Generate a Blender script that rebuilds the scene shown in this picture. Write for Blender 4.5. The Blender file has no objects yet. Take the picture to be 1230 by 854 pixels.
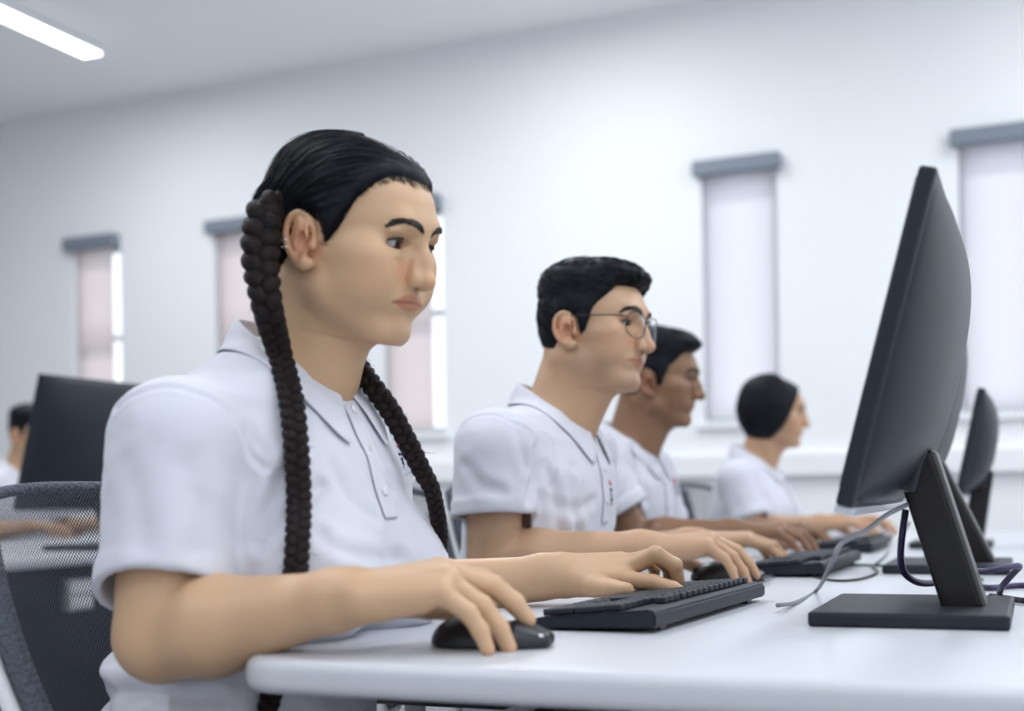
import bpy, bmesh, math, random
import numpy as np
from mathutils import Vector, Matrix
from mathutils.bvhtree import BVHTree

random.seed(7)
RNG = np.random.default_rng(11)
S = bpy.context.scene
COL = S.collection

# ------------------------------------------------------------------ camera
# A lens of 46.8 mm with a raised (shifted) frame: verticals stay parallel.
FPX = 1600.0
YAW = math.radians(21.5)
ROLL = 0.0145
EYE = 0.904
RIGHT = np.array([math.cos(YAW), math.sin(YAW), 0.0])
FWD = np.array([-math.sin(YAW), math.cos(YAW), 0.0])
UP = np.array([0.0, 0.0, 1.0])
cam_data = bpy.data.cameras.new('camera')
cam = bpy.data.objects.new('camera', cam_data)
COL.objects.link(cam)
ROLL_C, ROLL_S = math.cos(ROLL), math.sin(ROLL)
_cx = RIGHT * ROLL_C - UP * ROLL_S
_cy = RIGHT * ROLL_S + UP * ROLL_C
_cz = -FWD
cam.matrix_world = Matrix(((_cx[0], _cy[0], _cz[0], 0), (_cx[1], _cy[1], _cz[1], 0),
                           (_cx[2], _cy[2], _cz[2], EYE), (0, 0, 0, 1)))
cam_data.sensor_width = 36.0
cam_data.lens = FPX / 1230 * 36.0
cam_data.shift_y = 163.0 / 1230
cam_data.clip_start = 0.02
cam_data.dof.use_dof = True
cam_data.dof.focus_distance = 1.72
cam_data.dof.aperture_fstop = 2.9
S.camera = cam

# ------------------------------------------------------------------ light
world = bpy.data.worlds.new('daylight')
S.world = world
world.use_nodes = True
_bg = world.node_tree.nodes['Background']
_bg.inputs[0].default_value = (0.86, 0.93, 1.0, 1)
_bg.inputs[1].default_value = 1.5
S.view_settings.view_transform = 'Standard'
S.view_settings.look = 'None'
S.view_settings.gamma = 1.0
S.view_settings.exposure = 0.12
S.view_settings.use_curve_mapping = False
S.cycles.max_bounces = 8
S.cycles.diffuse_bounces = 5
S.cycles.sample_clamp_indirect = 6.0
S.cycles.caustics_reflective = False
S.cycles.caustics_refractive = False


def area_light(name, loc, size, size_y, power, color, rot):
    d = bpy.data.lights.new(name, 'AREA')
    d.shape = 'RECTANGLE'
    d.size, d.size_y, d.energy, d.color = size, size_y, power, color
    o = bpy.data.objects.new(name, d)
    o.location = loc
    o.rotation_euler = rot
    COL.objects.link(o)
    return o


# added area light filling in soft daylight from the unseen right side
area_light('window_daylight', (3.2, 1.2, 1.9), 1.6, 4.5, 14, (0.95, 0.97, 1.0), (0, math.radians(78), 0))


# the sun stands outside, behind the window wall, and glows through the blinds
_sd = bpy.data.lights.new('sun', 'SUN')
_sd.energy, _sd.angle, _sd.color = 1.5, 0.05, (1.0, 0.98, 0.95)
_so = bpy.data.objects.new('sun', _sd)
_so.rotation_euler = Vector(tuple(-(RIGHT * 0.42 + FWD * 0.90) * 0.64 - UP * 0.77)).to_track_quat('-Z', 'Y').to_euler()
COL.objects.link(_so)


def at(px, py, d):
    """A photograph pixel at a depth along the lens axis -> the place it shows."""
    dx, up = px - 615, 590 - py
    return RIGHT * ((dx * ROLL_C + up * ROLL_S) / FPX * d) + FWD * d + UP * (EYE + (-dx * ROLL_S + up * ROLL_C) / FPX * d)


def on_z(px, py, z):
    """A photograph pixel on the horizontal plane z -> the place it shows."""
    dx, up = px - 615, 590 - py
    return at(px, py, (z - EYE) / ((-dx * ROLL_S + up * ROLL_C) / FPX))


# ------------------------------------------------------------------ materials
def mat(name, color, rough=0.5, metal=0.0, bump=None, sss=0.0, coat=0.0, spec=None, trans=0.0, emit=None, sheen=0.0):
    m = bpy.data.materials.new(name)
    m.use_nodes = True
    nt = m.node_tree
    b = nt.nodes['Principled BSDF']
    b.inputs['Base Color'].default_value = (*color, 1)
    b.inputs['Roughness'].default_value = rough
    b.inputs['Metallic'].default_value = metal
    b.inputs['Coat Weight'].default_value = coat
    b.inputs['Sheen Weight'].default_value = sheen
    b.inputs['Transmission Weight'].default_value = trans
    if spec is not None:
        b.inputs['Specular IOR Level'].default_value = spec
    if sss:
        b.inputs['Subsurface Weight'].default_value = sss
        b.inputs['Subsurface Radius'].default_value = (0.012, 0.005, 0.003)
        b.inputs['Subsurface Scale'].default_value = 0.6
    if emit:
        b.inputs['Emission Color'].default_value = (*emit[0], 1)
        b.inputs['Emission Strength'].default_value = emit[1]
    if bump:
        tc = nt.nodes.new('ShaderNodeTexCoord')
        if bump[0] == 'noise':
            t = nt.nodes.new('ShaderNodeTexNoise')
            t.inputs['Scale'].default_value = bump[1]
            t.inputs['Detail'].default_value = 4
            fac = t.outputs['Fac']
        else:
            t = nt.nodes.new('ShaderNodeTexVoronoi')
            t.inputs['Scale'].default_value = bump[1]
            fac = t.outputs['Distance']
        nt.links.new(tc.outputs['Object'], t.inputs['Vector'])
        bn = nt.nodes.new('ShaderNodeBump')
        bn.inputs['Strength'].default_value = bump[2]
        bn.inputs['Distance'].default_value = bump[3]
        nt.links.new(fac, bn.inputs['Height'])
        nt.links.new(bn.outputs['Normal'], b.inputs['Normal'])
    return m


def vary(m, c1, c2, scale, detail=3.0):
    """Give a material a soft procedural mottling between two near colours."""
    nt = m.node_tree
    tc = nt.nodes.new('ShaderNodeTexCoord')
    t = nt.nodes.new('ShaderNodeTexNoise')
    t.inputs['Scale'].default_value = scale
    t.inputs['Detail'].default_value = detail
    r = nt.nodes.new('ShaderNodeValToRGB')
    r.color_ramp.elements[0].position = 0.3
    r.color_ramp.elements[1].position = 0.7
    r.color_ramp.elements[0].color = (*c1, 1)
    r.color_ramp.elements[1].color = (*c2, 1)
    nt.links.new(tc.outputs['Object'], t.inputs['Vector'])
    nt.links.new(t.outputs['Fac'], r.inputs['Fac'])
    nt.links.new(r.outputs['Color'], nt.nodes['Principled BSDF'].inputs['Base Color'])
    return m


def skin_mat(name, color):
    m = mat(name, color, 0.47, bump=('noise', 420, 0.10, 0.001), sss=0.18)
    nt = m.node_tree
    b = nt.nodes['Principled BSDF']
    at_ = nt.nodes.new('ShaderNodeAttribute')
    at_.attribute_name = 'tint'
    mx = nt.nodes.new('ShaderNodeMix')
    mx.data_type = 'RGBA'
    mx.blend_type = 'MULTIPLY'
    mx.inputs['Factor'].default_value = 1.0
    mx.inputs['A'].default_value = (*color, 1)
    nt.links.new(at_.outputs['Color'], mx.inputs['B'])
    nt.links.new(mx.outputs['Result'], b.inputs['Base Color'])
    return m


M = {}
M['wall'] = vary(mat('wall_paint', (0.87, 0.88, 0.90), 0.6), (0.865, 0.875, 0.90), (0.88, 0.89, 0.91), 1.2)
M['ceiling'] = vary(mat('ceiling_paint', (0.92, 0.93, 0.945), 0.7), (0.915, 0.925, 0.94), (0.925, 0.935, 0.95), 1.0)
M['floor'] = vary(mat('floor_tile', (0.36, 0.36, 0.38), 0.35), (0.34, 0.34, 0.36), (0.39, 0.39, 0.41), 2.0)
M['desk'] = vary(mat('white_laminate', (0.57, 0.59, 0.635), 0.32), (0.56, 0.58, 0.625), (0.58, 0.60, 0.645), 4.0)
M['desk_panel'] = mat('dark_panel', (0.007, 0.010, 0.017), 0.7, spec=0.2)
M['grey_metal'] = mat('grey_metal', (0.45, 0.46, 0.48), 0.4, 0.6)
M['plastic'] = mat('black_plastic', (0.011, 0.0145, 0.024), 0.45, bump=('noise', 900, 0.08, 0.0005), spec=0.35)
M['plastic_gloss'] = mat('black_gloss_plastic', (0.010, 0.011, 0.016), 0.34)
M['plastic_brown'] = mat('stand_plastic', (0.010, 0.008, 0.009), 0.36, spec=0.35)
M['key'] = mat('key_plastic', (0.018, 0.022, 0.033), 0.5, spec=0.35)
M['screen'] = mat('screen_glass', (0.010, 0.011, 0.014), 0.12)
M['silver_trim'] = mat('silver_trim', (0.55, 0.57, 0.62), 0.3, 0.4)
M['shirt'] = vary(mat('white_pique_cotton', (0.63, 0.635, 0.71), 0.85, bump=('voronoi', 900, 0.18, 0.0008), sheen=0.1),
                  (0.62, 0.625, 0.70), (0.645, 0.65, 0.72), 3.0)
M['button'] = mat('white_button', (0.70, 0.70, 0.74), 0.25)
M['trousers'] = vary(mat('navy_cloth', (0.015, 0.018, 0.03), 0.9), (0.013, 0.016, 0.027), (0.018, 0.021, 0.034), 30)
M['shoe'] = mat('black_shoe', (0.012, 0.012, 0.014), 0.4)
M['red_thread'] = mat('red_thread', (0.55, 0.03, 0.06), 0.8)
M['navy_thread'] = mat('navy_thread', (0.02, 0.03, 0.10), 0.8)
M['hair'] = vary(mat('black_hair', (0.006, 0.006, 0.008), 0.5, bump=('noise', 260, 0.5, 0.002), spec=0.16), (0.004, 0.005, 0.008), (0.008, 0.009, 0.014), 60)
M['hair_brown'] = vary(mat('dark_brown_hair', (0.014, 0.008, 0.008), 0.48, bump=('noise', 420, 0.9, 0.003), spec=0.2), (0.005, 0.003, 0.004), (0.016, 0.008, 0.008), 120)
M['brow'] = mat('brow_hair', (0.022, 0.014, 0.011), 0.65)
M['sclera'] = mat('eye_white', (0.44, 0.41, 0.41), 0.15)
M['iris'] = mat('dark_brown_iris', (0.028, 0.014, 0.009), 0.10)
M['pupil'] = mat('pupil', (0.003, 0.003, 0.003), 0.08)
M['silver'] = mat('silver', (0.75, 0.76, 0.78), 0.18, 1.0)
M['glasses'] = mat('glasses_frame', (0.045, 0.040, 0.042), 0.25, 0.6)
M['cable_black'] = mat('black_cable', (0.012, 0.012, 0.016), 0.45)
M['cable_purple'] = mat('purple_cable', (0.030, 0.022, 0.075), 0.4)
M['cable_grey'] = mat('grey_cable', (0.20, 0.21, 0.24), 0.5)
M['cable_green'] = mat('green_cable', (0.02, 0.13, 0.05), 0.45)
M['mesh'] = mat('mesh_fabric', (0.085, 0.098, 0.125), 0.8, bump=('voronoi', 200, 0.9, 0.004))
M['chair_white'] = mat('chair_white_plastic', (0.78, 0.79, 0.82), 0.4)
M['chair_dark'] = mat('chair_dark_plastic', (0.03, 0.034, 0.042), 0.5)
M['blind_box'] = mat('blind_cassette', (0.20, 0.23, 0.28), 0.5)
M['window_frame'] = mat('window_frame', (0.50, 0.52, 0.56), 0.45)
M['lamp_body'] = mat('lamp_body', (0.80, 0.81, 0.83), 0.5)
M['lamp_glow'] = mat('lamp_diffuser', (0.9, 0.9, 0.9), 0.5, emit=((0.95, 0.98, 1.0), 6.0))
M['skin_girl'] = skin_mat('warm_tan_skin', (0.57, 0.365, 0.22))
M['skin_boy'] = skin_mat('light_tan_skin', (0.50, 0.31, 0.192))
M['skin_boy_dark'] = skin_mat('brown_skin', (0.235, 0.122, 0.066))
M['skin_far'] = skin_mat('tan_skin', (0.47, 0.28, 0.17))


def blind_mat(name, c, t):
    m = bpy.data.materials.new(name)
    m.use_nodes = True
    nt = m.node_tree
    nt.nodes.clear()
    o = nt.nodes.new('ShaderNodeOutputMaterial')
    mx = nt.nodes.new('ShaderNodeMixShader')
    mx.inputs[0].default_value = 0.85
    d = nt.nodes.new('ShaderNodeBsdfDiffuse')
    d.inputs[0].default_value = (*c, 1)
    tr = nt.nodes.new('ShaderNodeBsdfTranslucent')
    tr.inputs[0].default_value = (*t, 1)
    nt.links.new(d.outputs[0], mx.inputs[1])
    nt.links.new(tr.outputs[0], mx.inputs[2])
    nt.links.new(mx.outputs[0], o.inputs[0])
    return m


M['blind'] = blind_mat('blind_fabric', (0.85, 0.84, 0.87), (0.83, 0.82, 0.85))
M['blind_grey'] = blind_mat('grey_blind_fabric', (0.74, 0.70, 0.71), (0.80, 0.75, 0.75))
_m = bpy.data.materials.new('lens_glass')
_m.use_nodes = True
_nt = _m.node_tree
_nt.nodes.clear()
_o = _nt.nodes.new('ShaderNodeOutputMaterial')
_mx = _nt.nodes.new('ShaderNodeMixShader')
_fr = _nt.nodes.new('ShaderNodeLayerWeight')
_fr.inputs[0].default_value = 0.11
_tr = _nt.nodes.new('ShaderNodeBsdfTransparent')
_gl = _nt.nodes.new('ShaderNodeBsdfGlossy')
_gl.inputs['Roughness'].default_value = 0.03
_gl.inputs['Color'].default_value = (0.75, 0.82, 1.0, 1)
_nt.links.new(_fr.outputs[0], _mx.inputs[0])
_nt.links.new(_tr.outputs[0], _mx.inputs[1])
_nt.links.new(_gl.outputs[0], _mx.inputs[2])
_nt.links.new(_mx.outputs[0], _o.inputs[0])
M['lens'] = _m


# ------------------------------------------------------------------ objects
def empty(name, loc, label=None, cat=None, group=None):
    o = bpy.data.objects.new(name, None)
    o.empty_display_size = 0.05
    o.location = loc
    COL.objects.link(o)
    return tag(o, label, cat, group)


def tag(o, label=None, cat=None, group=None, kind=None):
    for k, v in (('label', label), ('category', cat), ('group', group), ('kind', kind)):
        if v:
            o[k] = v
    return o


def link(name, me, mats, parent=None, smooth=True):
    o = bpy.data.objects.new(name, me)
    COL.objects.link(o)
    for m in (mats if isinstance(mats, (list, tuple)) else [mats]):
        me.materials.append(m)
    if smooth:
        me.polygons.foreach_set('use_smooth', np.ones(len(me.polygons), bool))
    if parent is not None:
        o.parent = parent
        # vertices are given in the world; keep them there
        p = parent
        off = Vector((0, 0, 0))
        while p is not None:
            off += Vector(p.location)
            p = p.parent
        o.location = -off
    return o


def mesh_np(name, v, f):
    """Mesh from numpy arrays: v (n,3), f (m,3 or 4)."""
    me = bpy.data.meshes.new(name)
    v = np.asarray(v, np.float32)
    f = np.asarray(f, np.int32)
    k = f.shape[1]
    me.vertices.add(len(v))
    me.vertices.foreach_set('co', v.ravel())
    me.loops.add(f.size)
    me.loops.foreach_set('vertex_index', f.ravel())
    me.polygons.add(len(f))
    me.polygons.foreach_set('loop_start', np.arange(0, f.size, k, dtype=np.int32))
    me.polygons.foreach_set('loop_total', np.full(len(f), k, np.int32))
    me.update(calc_edges=True)
    return me


class MB:
    """Collects simple solids into one mesh."""
    def __init__(self):
        self.v, self.f, self.n = [], [], 0

    def add(self, v, f):
        self.v.append(np.asarray(v, float))
        self.f += [tuple(int(i) + self.n for i in q) for q in f]
        self.n += len(v)

    def box(self, c, h, ax=None, bevel=0.0, seg=2):
        bm = bmesh.new()
        bmesh.ops.create_cube(bm, size=2.0)
        for v in bm.verts:
            v.co = Vector((v.co.x * h[0], v.co.y * h[1], v.co.z * h[2]))
        if bevel > 0:
            bmesh.ops.bevel(bm, geom=bm.edges[:], offset=bevel, segments=seg, affect='EDGES', profile=0.6)
        bm.verts.ensure_lookup_table()
        A = np.eye(3) if ax is None else np.asarray(ax, float)   # rows: axes
        v = np.array([v.co[:] for v in bm.verts]) @ A + np.asarray(c, float)
        f = [[q.index for q in p.verts] for p in bm.faces]
        bm.free()
        self.add(v, f)

    def tube(self, pts, r, n=8, cap=True):
        v, f = tube_np(pts, r, n, cap)
        self.add(v, f)

    def prism(self, outline, z0, z1, bevel=0.0, seg=3, to=None):
        """Outline (list of x,y) extruded from z0 to z1; to maps local points to the world."""
        bm = bmesh.new()
        vs = [bm.verts.new((x, y, z0)) for x, y in outline]
        fc = bm.faces.new(vs)
        r = bmesh.ops.extrude_face_region(bm, geom=[fc])
        for g in r['geom']:
            if isinstance(g, bmesh.types.BMVert):
                g.co.z = z1
        bmesh.ops.recalc_face_normals(bm, faces=bm.faces[:])
        if bevel > 0:
            es = [e for e in bm.edges if abs(e.verts[0].co.z - e.verts[1].co.z) < 1e-6]
            bmesh.ops.bevel(bm, geom=es, offset=bevel, segments=seg, affect='EDGES', profile=0.5)
        bm.verts.index_update()
        v = np.array([v.co[:] for v in bm.verts])
        f = [[q.index for q in p.verts] for p in bm.faces]
        bm.free()
        if to is not None:
            v = to(v)
        self.add(v, f)

    def build(self, name, m, parent=None, smooth=False):
        me = bpy.data.meshes.new(name)
        me.from_pydata(np.concatenate(self.v).tolist(), [], self.f)
        me.update()
        o = link(name, me, m, parent, smooth)
        return o


def frames_along(pts):
    pts = np.asarray(pts, float)
    t = np.gradient(pts, axis=0)
    t /= np.linalg.norm(t, axis=1)[:, None] + 1e-12
    n = np.cross(t[0], [0.3, 0.5, 0.81])
    if np.linalg.norm(n) < 1e-3:
        n = np.cross(t[0], [1, 0, 0])
    N = []
    for i in range(len(pts)):
        n = n - t[i] * (n @ t[i])
        n /= np.linalg.norm(n) + 1e-12
        N.append(n)
    N = np.array(N)
    return t, N, np.cross(t, N)


def tube_np(pts, r, n=8, cap=True):
    pts = np.asarray(pts, float)
    m = len(pts)
    r = np.broadcast_to(np.asarray(r, float), (m,))
    t, N, B = frames_along(pts)
    a = np.linspace(0, 2 * np.pi, n, endpoint=False)
    ring = np.cos(a)[None, :, None] * N[:, None] + np.sin(a)[None, :, None] * B[:, None]
    v = (pts[:, None] + ring * r[:, None, None]).reshape(-1, 3)
    f = []
    for i in range(m - 1):
        for j in range(n):
            k = (j + 1) % n
            f.append((i * n + j, i * n + k, (i + 1) * n + k, (i + 1) * n + j))
    if cap:
        f.append(tuple(range(n - 1, -1, -1)))
        f.append(tuple((m - 1) * n + j for j in range(n)))
    return v, f


def smooth_path(pts, n=60):
    """Catmull-Rom through the points."""
    P = np.asarray(pts, float)
    P = np.vstack([2 * P[0] - P[1], P, 2 * P[-1] - P[-2]])
    seg = len(P) - 3
    out = []
    for u in np.linspace(0, seg, n):
        i = min(int(u), seg - 1)
        t = u - i
        a, b, c, d = P[i:i + 4]
        out.append(0.5 * ((2 * b) + (c - a) * t + (2 * a - 5 * b + 4 * c - d) * t * t + (3 * b - 3 * c + d - a) * t ** 3))
    return np.array(out)


def quads_tris(f):
    return [q for q in f]


# ------------------------------------------------------------------ the room
W_O = RIGHT * 0 + FWD * 6.5                       # a point of the window wall, on the floor
W_U = RIGHT * 0.9056 - FWD * 0.4242               # along the wall, to the right
W_N = -(RIGHT * 0.4242 + FWD * 0.9056)            # into the room
CEIL = 3.13


def wpt(s, n, z):
    return W_O + W_U * s + W_N * n + UP * z


W_AX = np.array([W_U, W_N, UP])


def wbox(mb, s0, s1, n0, n1, z0, z1, bevel=0.0):
    mb.box(wpt((s0 + s1) / 2, (n0 + n1) / 2, (z0 + z1) / 2), (abs(s1 - s0) / 2, abs(n1 - n0) / 2, abs(z1 - z0) / 2), W_AX, bevel)


WIN_Z0, WIN_Z1 = 1.205, 2.335
WINDOWS = [(-2.775, -2.425), (-1.770, -1.420), (-0.715, -0.365), (0.975, 1.325), (2.095, 2.445)]
S0, S1 = -6.5, 4.2
mb = MB()
wbox(mb, S0, S1, -0.12, 0, 0, WIN_Z0)
wbox(mb, S0, S1, -0.12, 0, WIN_Z1, CEIL)
edges = [S0] + [e for w in WINDOWS for e in w] + [S1]
for i in range(0, len(edges), 2):
    wbox(mb, edges[i], edges[i + 1], -0.12, 0, WIN_Z0, WIN_Z1)
tag(mb.build('wall_back', M['wall']), kind='structure')
mb = MB()
wbox(mb, S0, S1, 0, 10.2, -0.1, 0)
tag(mb.build('floor', M['floor']), kind='structure')
mb = MB()
wbox(mb, S0, S1, -0.22, 10.2, CEIL, CEIL + 0.10)
tag(mb.build('ceiling', M['ceiling']), kind='structure')
mb = MB()
wbox(mb, S0 - 0.12, S0, 0, 10.2, 0, CEIL)
tag(mb.build('wall_left', M['wall']), kind='structure')
mb = MB()
wbox(mb, S0, S1, 10.2, 10.32, 0, CEIL)
tag(mb.build('wall_front', M['wall']), kind='structure')
mb = MB()
wbox(mb, S1, S1 + 0.12, 0, 10.2, 0, 0.85)
wbox(mb, S1, S1 + 0.12, 0, 10.2, 2.75, CEIL)
for n0 in (0, 2.4, 4.8, 7.2, 9.7):
    wbox(mb, S1, S1 + 0.12, n0, n0 + 0.5, 0.85, 2.75)
tag(mb.build('wall_right', M['wall']), kind='structure')
mb = MB()
wbox(mb, S0, S1, 0.0, 0.012, 0.0, 0.09, 0.003)
tag(mb.build('baseboard_back', M['wall']), kind='structure')
mb = MB()
wbox(mb, S0, S1, 0.0, 0.045, 0.955, 1.055, 0.006)
tag(mb.build('trim_1', M['wall']), kind='structure')
OPEN = [0.80, 0.80, 0.80, 1.0, 1.0]               # how much of each window its blind covers
BL = ['narrow white roller blind of the leftmost window, bright gap at its right',
      'narrow white roller blind of the window partly hidden by the dark braided hair',
      'narrow white roller blind behind the chin of the girl, bright gap at its right',
      'white roller blind drawn fully down in the window above the far girl',
      'white roller blind drawn fully down at the right edge, behind the large monitor']
for i, (a, b) in enumerate(WINDOWS):
    mb = MB()
    t = 0.026
    z0, z1 = WIN_Z0 + 0.002, WIN_Z1 - 0.002
    wbox(mb, a + 0.002, a + t, -0.115, -0.065, z0, z1, 0.003)
    wbox(mb, b - t, b - 0.002, -0.115, -0.065, z0, z1, 0.003)
    wbox(mb, a + t, b - t, -0.115, -0.065, z0, z0 + t, 0.003)
    wbox(mb, a + t, b - t, -0.115, -0.065, z1 - t, z1, 0.003)
    if i < 3:
        wbox(mb, a + t, b - t, -0.112, -0.070, 1.80, 1.83, 0.003)
    fr_ = mb.build('window_%d' % (i + 1), M['window_frame'])
    tag(fr_, kind='structure')
    mb = MB()
    wbox(mb, a - 0.03, b + 0.03, -0.060, 0.030, WIN_Z0 - 0.030, WIN_Z0 - 0.001, 0.004)
    mb.build('window_sill', M['wall'], fr_)
    gl = MB()
    wbox(gl, a + t, b - t, -0.093, -0.088, z0 + t, z1 - t)
    gl.build('pane', M['lens'], fr_)
    # roller blind: cassette, cloth and bottom bar
    c = wpt((a + b) / 2, 0.0, WIN_Z1)
    root = empty('roller_blind', c, BL[i], 'blind')
    mb = MB()
    wbox(mb, a - 0.025, b + 0.005 + 0.02 * (OPEN[i] == 1), 0.001, 0.062, WIN_Z1 - 0.015, WIN_Z1 + 0.055, 0.010)
    mb.build('cassette', M['blind_box'], root)
    e = a + 0.006 + (b - a - 0.012) * OPEN[i]
    mb = MB()
    n_ = 12
    for k in range(n_):
        s0_, s1_ = a + 0.006 + (e - a - 0.006) * k / n_, a + 0.006 + (e - a - 0.006) * (k + 1) / n_
        wbox(mb, s0_, s1_, -0.0265, -0.0255, WIN_Z0 + 0.012, WIN_Z1 - 0.004)
    mb.build('blind_cloth', M['blind' if i > 2 else 'blind_grey'], root)
    mb = MB()
    wbox(mb, a + 0.004, e, -0.034, -0.018, WIN_Z0 + 0.002, WIN_Z0 + 0.022, 0.004)
    mb.build('bottom_bar', M['window_frame'], root)

# linear ceiling lamps, hung along the rows of desks
LAMPS = []


def lamp(x, y, label, ln=1.5, power=22, wd=0.105):
    root = empty('ceiling_lamp', (x, y, CEIL), label, 'ceiling light', 'linear ceiling lamps')
    mb = MB()
    mb.box((x, y, CEIL - 0.022), (wd / 2 + 0.008, ln / 2 + 0.008, 0.021), None, 0.006)
    mb.build('housing', M['lamp_body'], root)
    mb = MB()
    mb.box((x, y, CEIL - 0.0465), (wd / 2, ln / 2, 0.004), None, 0.003)
    mb.build('diffuser', M['lamp_glow'], root)
    area_light('lamp_light', (x, y, CEIL - 0.056), wd, ln, power, (0.93, 0.97, 1.0), (0, 0, 0))


_e1, _e2 = on_z(121, 66, CEIL - 0.05), on_z(0, 6, CEIL - 0.05)
lamp((_e1[0] + _e2[0]) / 2 - 0.065, _e1[1] - 0.75, 'bright linear ceiling lamp in the upper left corner of the view')
for _i, (_x, _y) in enumerate([(-1.9, 4.55), (-1.9, 1.9), (0.6, 4.4), (0.6, 1.7), (-4.4, 1.9), (-1.9, -0.9), (0.6, -1.1)]):
    lamp(_x, _y, 'linear ceiling lamp above the desks, outside the view', power=30 if _x < -3 else 22)


# ------------------------------------------------------------------ sculpting
# Soft bodies (people, cloth, hair) are sculpted as distance fields on a grid and
# skinned into one continuous mesh.
def arr(*a):
    return np.array(a, float)


class Vol:
    def __init__(s, lo, hi, res, far=0.06):
        s.lo = np.asarray(lo, float)
        s.res = res
        s.n = (np.ceil((np.asarray(hi, float) - s.lo) / res)).astype(int) + 1
        s.v = np.full(tuple(s.n), far, np.float32)
        s.far = far

    def win(s, lo, hi):
        i0 = np.clip(np.floor((np.asarray(lo) - s.lo) / s.res).astype(int), 0, s.n)
        i1 = np.clip(np.ceil((np.asarray(hi) - s.lo) / s.res).astype(int) + 1, 0, s.n)
        if np.any(i1 - i0 < 2):
            return None
        sl = tuple(slice(a, b) for a, b in zip(i0, i1))
        ax = [(s.lo[k] + np.arange(i0[k], i1[k]) * s.res).astype(np.float32) for k in range(3)]
        return sl, ax[0][:, None, None], ax[1][None, :, None], ax[2][None, None, :]

    def _merge(s, sl, d, k, op):
        a = s.v[sl]
        if op == 'sub':
            s.v[sl] = -smin(-a, d, k)
        elif op == 'and':
            s.v[sl] = -smin(-a, -d, k)
        else:
            s.v[sl] = smin(a, d, k)

    def put(s, prim, k=0.0, op='add'):
        lo, hi, fn = prim
        m = max(k, 0.004) + 2 * s.res
        w = s.win(lo - m, hi + m)
        if w is None:
            return
        s._merge(w[0], fn(*w[1:]).astype(np.float32), k, op)

    def group(s, prims, ki, k, op='add'):
        """Join prims among themselves with ki, then the result with k."""
        m = max(k, ki, 0.004) + 2 * s.res
        lo = np.min([p[0] for p in prims], axis=0) - m
        hi = np.max([p[1] for p in prims], axis=0) + m
        w = s.win(lo, hi)
        if w is None:
            return
        d = None
        for p in prims:
            q = p[2](*w[1:]).astype(np.float32)
            d = q if d is None else smin(d, q, ki)
        s._merge(w[0], d, k, op)


def smin(a, b, k):
    if k <= 0:
        return np.minimum(a, b)
    h = np.clip(0.5 + 0.5 * (b - a) / k, 0, 1)
    return b + (a - b) * h - k * h * (1 - h)


class Fr:
    """A local frame: origin and three axes as rows."""
    def __init__(s, o, A=np.eye(3), sc=1.0):
        s.o, s.A, s.sc = np.asarray(o, float), np.asarray(A, float), sc

    def pt(s, p):
        return s.o + (np.asarray(p, float) * s.sc) @ s.A

    def dir(s, p):
        return np.asarray(p, float) @ s.A

    def loc(s, X, Y, Z):
        x, y, z = X - s.o[0], Y - s.o[1], Z - s.o[2]
        A = s.A.astype(np.float32) / s.sc
        return (x * A[0, 0] + y * A[0, 1] + z * A[0, 2], x * A[1, 0] + y * A[1, 1] + z * A[1, 2],
                x * A[2, 0] + y * A[2, 1] + z * A[2, 2])

    def loc_pts(s, v):
        return ((np.asarray(v, float) - s.o) @ s.A.T) / s.sc


ID = Fr((0, 0, 0))


def rot_axes(yaw=0.0, pitch=0.0, roll=0.0):
    """Axes (rows) of a frame: x forward, y left, z up; positive pitch looks down."""
    m = Matrix.Rotation(yaw, 3, 'Z') @ Matrix.Rotation(pitch, 3, 'Y') @ Matrix.Rotation(roll, 3, 'X')
    return np.array(m).T


def cone(a, b, ra, rb, fr=ID):
    a, b = fr.pt(a), fr.pt(b)
    ra, rb = ra * fr.sc, rb * fr.sc
    lo = np.minimum(a - ra, b - rb)
    hi = np.maximum(a + ra, b + rb)
    d = b - a
    L2 = float(d @ d) + 1e-12

    def fn(X, Y, Z):
        x, y, z = X - np.float32(a[0]), Y - np.float32(a[1]), Z - np.float32(a[2])
        t = np.clip((x * np.float32(d[0] / L2) + y * np.float32(d[1] / L2)) + z * np.float32(d[2] / L2), 0, 1)
        q = np.sqrt((x - t * np.float32(d[0])) ** 2 + (y - t * np.float32(d[1])) ** 2 + (z - t * np.float32(d[2])) ** 2)
        return q - (np.float32(ra) + t * np.float32(rb - ra))
    return lo, hi, fn


def ball(c, r, fr=ID):
    return cone(c, np.asarray(c, float) + (0, 0, 1e-5), r, r, fr)


def ell(c, r, fr=ID, A=None):
    """Ellipsoid; A gives its own axes (rows) inside the frame."""
    A2 = (np.eye(3) if A is None else np.asarray(A, float)) @ fr.A
    f2 = Fr(fr.pt(c), A2)
    r = np.asarray(r, float) * fr.sc
    R = np.sqrt(((A2 * r[:, None]) ** 2).sum(0))

    def fn(X, Y, Z):
        x, y, z = f2.loc(X, Y, Z)
        k0 = np.sqrt((x / r[0]) ** 2 + (y / r[1]) ** 2 + (z / r[2]) ** 2)
        k1 = np.sqrt((x / r[0] ** 2) ** 2 + (y / r[1] ** 2) ** 2 + (z / r[2] ** 2) ** 2)
        return k0 * (k0 - 1) / (k1 + 1e-6)
    return f2.o - R, f2.o + R, fn


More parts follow.
